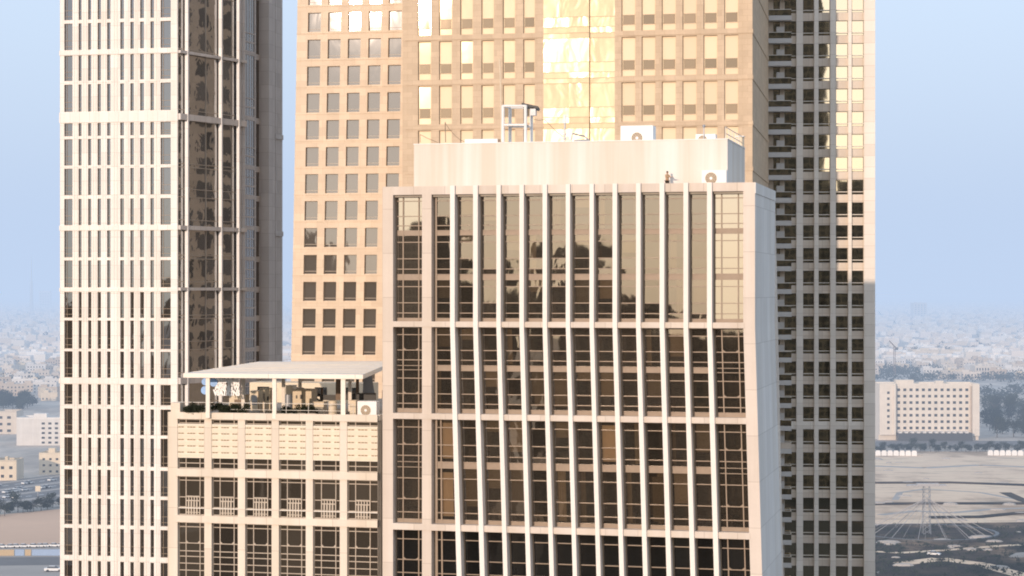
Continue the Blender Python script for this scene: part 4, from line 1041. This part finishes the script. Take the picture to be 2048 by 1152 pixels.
q = gp(1868, 1111); o = copy_tree(car0); o.location = (q.x, q.y, .05); o.rotation_euler = (0, 0, -.5); o.scale = (1.1, 1.1, 1.1); tag(o, 'white car parked on the dark scrub below the guyed mast')
if 'group' in o: del o['group']
# hoardings
for (p0, p1, mat, lab) in ((-130, 28, 'orange_board', 'orange hoarding panel run along the lower left road'), (64, 300, 'blue_board', 'long blue hoarding beside the lower left road'), (30, 48, 'blue_board', 'short blue hoarding left of a small orange one'), (50, 62, 'orange_board', 'small orange hoarding between two blue ones')):
    a, b = gp(p0, 1112 - p0 * .004), gp(p1, 1112 - p1 * .004); r = empty('hoarding', a, math.atan2(b.y - a.y, b.x - a.x), lab, 'hoarding'); ln = (b - a).length
    m = MB(); m.box(0, ln, -.06, .06, .1, 2.4); m.build('panel', mat, r)
    m = MB()
    for k in range(int(ln / 3) + 1): m.box(min(k * 3, ln - .1), min(k * 3, ln - .1) + .08, .06, .2, 0, 2.5)
    m.build('post', 'grey_metal', r)
# road gantry post at the highway
q = gp(76, 1004); r = empty('signpost', q, 0, 'pale sign pillar standing among the trees beside the highway', 'sign')
m = MB(); m.tube((0, 0, 0), (0, 0, 6), .35, .25); m.build('pole', 'grey_metal', r)
m = MB(); m.box(-1.2, 1.2, -.35, .35, 5, 7.6); m.build('panel', 'cream_paint', r)

# boundary wall of white segments at the right
for (p0, p1, lab) in ((1690, 1846, 'scalloped white boundary wall at right, nearer the apartment tower'), (1975, 2250, 'scalloped white boundary wall at the far right edge')):
    a, b = gp(p0, 911), gp(p1, 912); r = empty('boundary_wall', a, math.atan2(b.y - a.y, b.x - a.x), lab, 'wall'); ln = (b - a).length; n = int(ln / 3.6)
    m = MB()
    for k in range(n): x = k * 3.6; m.prism([(x + .2, 0), (x + 3.3, 0), (x + 3.3, .4), (x + .2, .4)], 0, 2.6); m.box(x + .6, x + 2.9, .02, .38, 2.6, 3.2)
    m.build('panel', 'white_paint', r)
    m = MB(); m.box(0, ln, .1, .3, 0, .8); m.build('plinth', 'concrete', r)

# long cream block at right
def far_block(name, label, cat, px0, px1, ybase, ytop, wall_mat, cols, rows, depth, turn=0, wfrac=.45, hfrac=.45, base_dark=0, margin=(.04, .04), toprow=.08):
    a = gp(px0, ybase); b = gp(px1, ybase); L = (b - a).length; h = (ybase - ytop) / F * a.y
    r = empty(name, a, turn, label, cat)
    L /= max(.3, math.cos(turn))
    xs = [0]; bw = L * (1 - margin[0] - margin[1]) / cols
    for k in range(cols): x = L * margin[0] + k * bw; xs += [x + bw * (1 - wfrac) / 2, x + bw * (1 + wfrac) / 2]
    xs.append(L); zs = [0]; z0 = h * base_dark; fh = (h * (1 - toprow) - z0) / rows
    for k in range(rows): z = z0 + k * fh; zs += [z + fh * (1 - hfrac) / 2, z + fh * (1 + hfrac) / 2]
    zs.append(h)
    m = MB(); wall(m, xs, zs, lambda i, j: i % 2 == 1 and j % 2 == 1, 0, .5); m.build('front_wall', wall_mat, r)
    m = MB(); shell(m, 0, L, 0, depth, 0, h); m.build('side_wall', wall_mat, r)
    m = MB(); m.box(.02, L - .02, .02, .4, h - .01, h + 1); m.box(.02, L - .02, depth - .4, depth - .02, h - .01, h + 1); m.box(.02, .4, .4, depth - .4, h - .01, h + 1); m.box(L - .4, L - .02, .4, depth - .4, h - .01, h + 1); m.build('parapet', wall_mat, r)
    m = MB(); m.box(L * .2, L * .38, depth * .4, depth * .7, h, h + 3); m.box(L * .6, L * .68, depth * .4, depth * .6, h, h + 2.4); m.build('roof_room', wall_mat, r)
    cnt = 0
    for i in range(cols):
        for j in range(rows):
            m = MB(); x0, x1, za, zb = xs[1 + 2 * i], xs[2 + 2 * i], zs[1 + 2 * j], zs[2 + 2 * j]; m.quad((x0, .45, za), (x1, .45, za), (x1, .45, zb), (x0, .45, zb)); m.build('window', 'glass_pane', r)
    return r, L, h
blk, L, h = far_block('apartment_block', 'long cream mid-rise block with a grid of small windows, at right', 'building', 1757, 1957, 880, 770, 'house1', 12, 7, 24, 0, .5, .42, .16, (.17, .085), .03)
m = MB(); m.box(.0, L * .16, -4, -.01, h * .10, h + 1.2); m.box(L * .93, L, -3, -.01, h * .08, h + .8); m.box(L * .14, L * .16, -5, -4, h * .1, h)
m.build('wing', 'house1', blk)
for k in range(7): m = MB(); m.quad((L * .075, -4.03, h * (.2 + k * .107)), (L * .10, -4.03, h * (.2 + k * .107)), (L * .10, -4.03, h * (.245 + k * .107)), (L * .075, -4.03, h * (.245 + k * .107))); m.build('wing_window', 'glass_pane', blk)
m = MB(); m.box(L * .175, L * .91, -9, -.02, 0, h * .14); m.build('podium', 'dark_metal', blk)
m = MB()
for k in range(12): x = L * (.18 + k * .06); m.box(x, x + L * .03, -9.5, -.02, h * .14 + .01, h * .165)
m.build('canopy', 'house4', blk)
m = MB(); m.box(L * .165, L * .175, -1.5, -.015, h * .1, h * .98); m.box(L * .915, L * .925, -1.5, -.015, h * .1, h * .98); m.build('shaft', 'house2', blk)
wb, L, h = far_block('white_block', 'white flat-roofed block with five rows of windows, left of the white tower', 'building', 33, 175, 891, 838, 'house4', 7, 5, 22, 0, .5, .45, .02, (.33, .02))
cb2, L, h = far_block('cream_block', 'cream block cut by the left frame edge, left of the white flat-roofed block', 'building', -130, 33, 868, 825, 'house0', 9, 3, 20, 0, .45, .4, 0, (.02, .04))
v1, L, h = far_block('villa', 'cream villa with grey side at the left edge above the highway', 'villa', -40, 33, 961, 924, 'house3', 4, 2, 16, R(0), .4, .35, 0)
v2, L, h = far_block('villa', 'tall cream villa above the highway, touching the white tower', 'villa', 78, 150, 949, 909, 'house3', 5, 3, 14, 0, .4, .35, 0)
far_block('low_block', 'pale low block with vertical ribs beyond the long cream block', 'building', 1950, 1998, 757, 733, 'house1', 8, 3, 25, 0, .5, .7)
far_block('low_block', 'small cream block right behind the middle of the long cream block', 'building', 1893, 1925, 757, 741, 'house3', 4, 2, 25, 0, .3, .3)
far_block('low_block', 'long low cream hall in the hazy district at right', 'building', 1825, 1922, 714, 701, 'house3', 10, 1, 40, 0, .3, .2)

# guyed mast inside a ring
mc = gp(1853, 1068); mast = empty('guyed_mast', mc, 0, 'lattice mast with a fan of guy wires inside a dark ring kerb at lower right', 'mast')
R0 = 27.5; mh = CAMZ + (HZ - 972) / F * mc.y
m = MB(); lw = 1.5
for sx in (-1, 1):
    for sy in (-1, 1): m.tube((sx * lw, sy * lw, 0), (sx * lw * .8, sy * lw * .8, mh), .11, n=5)
for k in range(10):
    z0, z1 = mh * k / 10, mh * (k + 1) / 10
    for a, b in (((-1, -1), (1, -1)), ((1, -1), (1, 1)), ((1, 1), (-1, 1)), ((-1, 1), (-1, -1))): m.tube((a[0] * lw, a[1] * lw, z0), (b[0] * lw * .9, b[1] * lw * .9, z1), .09, n=4)
m.build('lattice', 'grey_metal', mast)
m = MB(); m.box(-8, 8, -1.6, 1.6, mh, mh + .5); m.box(-4, 5, -1.2, 1.2, mh + .5, mh + 1.1); m.build('platform', 'wire_grey', mast)
for k in range(15):
    a = 2 * math.pi * k / 15 + .2; m = MB(); m.tube((math.cos(a) * 1.2, math.sin(a) * 1.2, mh * .72), (math.cos(a) * R0 * .98, math.sin(a) * R0 * .98, .5), .10, n=4)
    m.tube((math.cos(a) * 1.2, math.sin(a) * 1.2, mh * .72), (math.cos(a + .1) * R0 * .8, math.sin(a + .1) * R0 * .8, .2), .05, n=4); m.build('guy_wire', 'wire_grey', mast)
m = MB()
for k in range(48):
    a, b = 2 * math.pi * k / 48, 2 * math.pi * (k + 1) / 48
    m.prism([(math.cos(a) * R0, math.sin(a) * R0), (math.cos(a) * (R0 + 1.6), math.sin(a) * (R0 + 1.6)), (math.cos(b) * (R0 + 1.6), math.sin(b) * (R0 + 1.6)), (math.cos(b) * R0, math.sin(b) * R0)], 0, 1.0)
m.build('ring_kerb', 'dark_metal', mast)
# tower crane
tcq = gp(1789, 757); tc_ = empty('tower_crane', tcq, 0, 'thin hazy tower crane standing behind the long cream block', 'crane'); th_ = CAMZ + (HZ - 692) / F * tcq.y
m = MB()
for sx in (-1, 1):
    for sy in (-1, 1): m.tube((sx * .9, sy * .9, 0), (sx * .9, sy * .9, th_), .2, n=4)
for k in range(16):
    z0, z1 = th_ * k / 16, th_ * (k + 1) / 16; m.tube((-.9, -.9, z0), (.9, -.9, z1), .12, n=4); m.tube((.9, -.9, z0), (.9, .9, z1), .12, n=4)
m.build('mast', 'rust', tc_)
m = MB(); m.tube((2.5, 0, th_ - 3), (-6, 0, th_ + 6), .7, n=5); m.tube((0, 0, th_), (-6, 0, th_ + 6), .4, n=5); m.build('jib', 'rust', tc_)
m = MB(); m.box(1.5, 4, -1, 1, th_ - 4.5, th_ - 1.5); m.build('counterweight', 'dark_metal', tc_)
# distant landmarks in the haze
q = P3(63, 9000, 0); r = empty('radio_mast', q, 0, 'faint tall radio mast in the haze left of the white tower', 'mast')
hh = CAMZ + (HZ - 512) / F * 9000
m = MB(); m.tube((0, 0, 0), (0, 0, hh * .55), 9, 6, 8); m.build('shaft', 'grey_clad', r)
m = MB(); m.tube((0, 0, hh * .55), (0, 0, hh), 4, 1, 8); m.build('spire', 'grey_clad', r)
far_block('hazy_tower', 'faint hazy tower block on the horizon beside the radio mast', 'tower', 78, 100, 617, 582, 'white_stone', 4, 6, 40)
far_block('hazy_tower', 'small bluish square tower in the haze at right', 'tower', 1827, 1854, 633, 606, 'grey_clad', 4, 6, 60)

# low houses out to the horizon
rh = random.Random(77)
def house_mesh(k):
    m = MB(); wd, dp, ht = rh.uniform(13, 24), rh.uniform(12, 20), rh.choice((6.5, 7.5, 9, 10.5))
    m.box(-wd / 2, wd / 2, -dp / 2, dp / 2, 0, ht); 
    m.box(-wd / 2, wd / 2, -dp / 2 - .05, -dp / 2 + .3, ht - .2, ht + .9); m.box(-wd / 2 - .03, -wd / 2 + .3, -dp / 2 + .3, dp / 2, ht - .2, ht + .88); m.box(wd / 2 - .3, wd / 2 + .03, -dp / 2 + .3, dp / 2, ht - .2, ht + .88)
    m.box(-wd / 2 + 1, -wd / 2 + wd * .4, -dp * .1, dp * .35, ht, ht + 2.8)
    if k % 2: m.box(wd * .1, wd / 2 - .5, -dp / 2 - 4, -dp / 2 - .02, 0, ht * .55)
    mw = MB()
    for x in range(int(wd // 3.4)):
        for z in range(int(ht // 3.3)):
            xx = -wd / 2 + 1.2 + x * 3.4; mw.box(xx, xx + 1.2, -dp / 2 - .08, -dp / 2 + .1, 1.0 + z * 3.2, 2.5 + z * 3.2)
    mr = MB(); mr.box(-1.2, 1.2, dp * .1, dp * .3, ht, ht + 1.8); mr.tube((wd * .25, 0, ht), (wd * .25, 0, ht + 1.6), 1.0, n=8)
    return m, mw, mr
hproto = []
for k in range(10):
    a, b, c = house_mesh(k); r = empty('house', (0, 0, 0)); tag(r, cat='house'); a.build('wall', 'house%d' % (k % 5), r); b.build('window', 'glass_pane', r); tag(children(r)[-1], kind='stuff'); c.build('roof_tank', 'house%d' % ((k + 2) % 5), r); hproto.append(r)
hused = [False] * 10
spots = []
Y = 1130.0
while Y < 3300:
    row = rh.uniform(34, 46)
    for (pa, pb) in ((-220, 190), (540, 615), (1700, 2260)):
        x = (pa - 1024) / F * Y; xe_ = (pb - 1024) / F * Y
        while x < xe_:
            px = 1024 + x / Y * F; py = HZ + CAMZ / Y * F
            ok = rh.random() < .82
            if pa > 1500 and (py > 760 or (px > 1945 and py > 783)): ok = False
            if pa > 1500 and 741 < py < 766 and (px < 1890): ok = ok and rh.random() < .25
            if pa < 0 and py > 890: ok = False
            if pa < 0 and (826 < py < 893 and px > -140): ok = False
            if pa < 0 and 803 < py < 826: ok = False
            if ok: spots.append((x, Y + rh.uniform(-6, 6), pa))
            x += rh.uniform(24, 34)
    Y += row
spots = spots[:300] if len(spots) <= 300 else spots
near, rest = spots[:300], spots[300:]
labs = {-220: 'low pale flat-roofed house in the hazy district left of the white tower', 540: 'low pale house glimpsed in the gap left of the square-windowed tower', 1700: 'low pale flat-roofed house in the hazy district right of the apartment tower'}
grp = {-220: 'houses of the left district', 540: 'houses in the gap', 1700: 'houses of the right district'}
for (x, y, pa) in near:
    k = rh.randrange(10); o = hproto[k] if not hused[k] else copy_tree(hproto[k]); hused[k] = True
    o.location = (x, y, 0); o.rotation_euler = (0, 0, rh.choice((0, 0, .3, -.25, .1))); o['label'] = labs[pa]; o['group'] = grp[pa]
for k in range(10):
    if not hused[k]:
        for ch in children(hproto[k]): bpy.data.objects.remove(ch)
        bpy.data.objects.remove(hproto[k])
t = NT('far_houses_render')
ge = t.n('ShaderNodeNewGeometry')
c = t.ramp(ge.outputs['Random Per Island'], [(0, (.70, .58, .46)), (.3, (.82, .70, .58)), (.6, (.88, .78, .68)), (.8, (.92, .86, .78)), (1, (.72, .60, .46))])
p = t.n('ShaderNodeBsdfPrincipled'); p.inputs['Roughness'].default_value = .9; t.l(c, p.inputs['Base Color']); t.l(p.outputs[0], t.out.inputs[0]); M['far_houses'] = t.m
m = MB(); mt = MB()
def far_house(x, y):
    w_, d_, h_ = rh.uniform(6, 13), rh.uniform(6, 11), rh.choice((5, 6.5, 8, 8, 10, 13))
    m.box(x - w_, x + w_, y - d_, y + d_, 0, h_); 
    if rh.random() < .5: m.box(x - w_ * .6, x, y - d_ * .5, y + d_ * .5, h_ + .001, h_ + 3)
for (x, y, pa) in rest: far_house(x, y)
Y = 3300.0
while Y < 16000:
    for (pa, pb) in ((-220, 190), (540, 615), (1700, 2260)):
        x = (pa - 1024) / F * Y; xe_ = (pb - 1024) / F * Y
        while x < xe_:
            if rh.random() < .74: far_house(x, Y + rh.uniform(-14, 14))
            elif rh.random() < .35: leaf_clump(mt, (x, Y, 4), rh.uniform(5, 10), 14, rh, 2.4, .6)
            x += rh.uniform(24, 40) * (1 + Y / 14000)
    Y += rh.uniform(34, 50) * (1 + Y / 5000)
tag(m.build('far_city', 'far_houses'), kind='stuff'); tag(mt.build('far_trees', 'leaf'), kind='stuff')

# skyline behind the viewpoint, seen in the glass
t = NT('skyline_cladding')
br = t.n('ShaderNodeTexBrick', offset=0.0); br.inputs['Scale'].default_value = 1; br.inputs['Brick Width'].default_value = 4.2; br.inputs['Row Height'].default_value = 3.6; br.inputs['Mortar Size'].default_value = .5
br.inputs['Color1'].default_value = (.03, .025, .02, 1); br.inputs['Color2'].default_value = (.06, .05, .04, 1); br.inputs['Mortar'].default_value = (.17, .13, .09, 1)
sx = t.n('ShaderNodeSeparateXYZ'); t.l(t.tc.outputs['Object'], sx.inputs[0]); ad = t.n('ShaderNodeMath', operation='ADD'); t.l(sx.outputs[0], ad.inputs[0]); t.l(sx.outputs[1], ad.inputs[1])
cx = t.n('ShaderNodeCombineXYZ'); t.l(ad.outputs[0], cx.inputs[0]); t.l(sx.outputs[2], cx.inputs[1]); t.l(cx.outputs[0], br.inputs[0])
p = t.n('ShaderNodeBsdfPrincipled'); p.inputs['Roughness'].default_value = .6; t.l(br.outputs[0], p.inputs['Base Color']); t.l(p.outputs[0], t.out.inputs[0]); M['skyline'] = t.m
m = MB(); rk = random.Random(4)
def sky_block(ang, dist, wd, top):
    a = R(ang); x, y = -math.sin(a) * dist, -math.cos(a) * dist; m.box(x - wd / 2, x + wd / 2, y - wd, y, 0, top); m.box(x - wd / 4, x + wd / 4, y - wd * .7, y - wd * .3, top + .001, top + rk.uniform(2, 7))
for ang in range(-30, 60, 3): sky_block(ang + rk.uniform(-1, 1), rk.uniform(560, 760), rk.uniform(22, 36), rk.uniform(66, 86) if 6 < ang < 30 else rk.uniform(78, 104))
for ang, dist, wd, top in ((33, 520, 24, 112), (38.5, 590, 22, 124), (42.5, 580, 30, 152), (46, 600, 26, 144), (30.5, 640, 18, 100), (41, 540, 24, 120), (2, 600, 30, 108), (-16, 600, 40, 116)): sky_block(ang, dist, wd, top)
m.box(-26, 6, -520, -500, 0, 265); m.box(6.5, 48, -518, -501, 0, 150); m.box(12, 30, -512, -502, 150, 155)
tag(m.build('city_skyline', 'skyline'), kind='stuff')

# haze lying over the plain beyond the towers
hz = bpy.data.materials.new('haze'); hz.use_nodes = True; nt = hz.node_tree; nt.nodes.clear()
out = nt.nodes.new('ShaderNodeOutputMaterial'); ab = nt.nodes.new('ShaderNodeVolumeAbsorption'); em = nt.nodes.new('ShaderNodeEmission'); ad = nt.nodes.new('ShaderNodeAddShader')
DEN = .00023
ab.inputs['Color'].default_value = (0, 0, 0, 1); ab.inputs['Density'].default_value = DEN
em.inputs['Color'].default_value = (.54, .668, .885, 1); em.inputs['Strength'].default_value = DEN * 1.0
nt.links.new(ab.outputs[0], ad.inputs[0]); nt.links.new(em.outputs[0], ad.inputs[1]); nt.links.new(ad.outputs[0], out.inputs['Volume'])
m = MB(); m.box(-15000, 15000, 300, 45000, -20, 800); M['haze'] = hz; o = m.build('haze', 'haze'); tag(o, kind='structure')
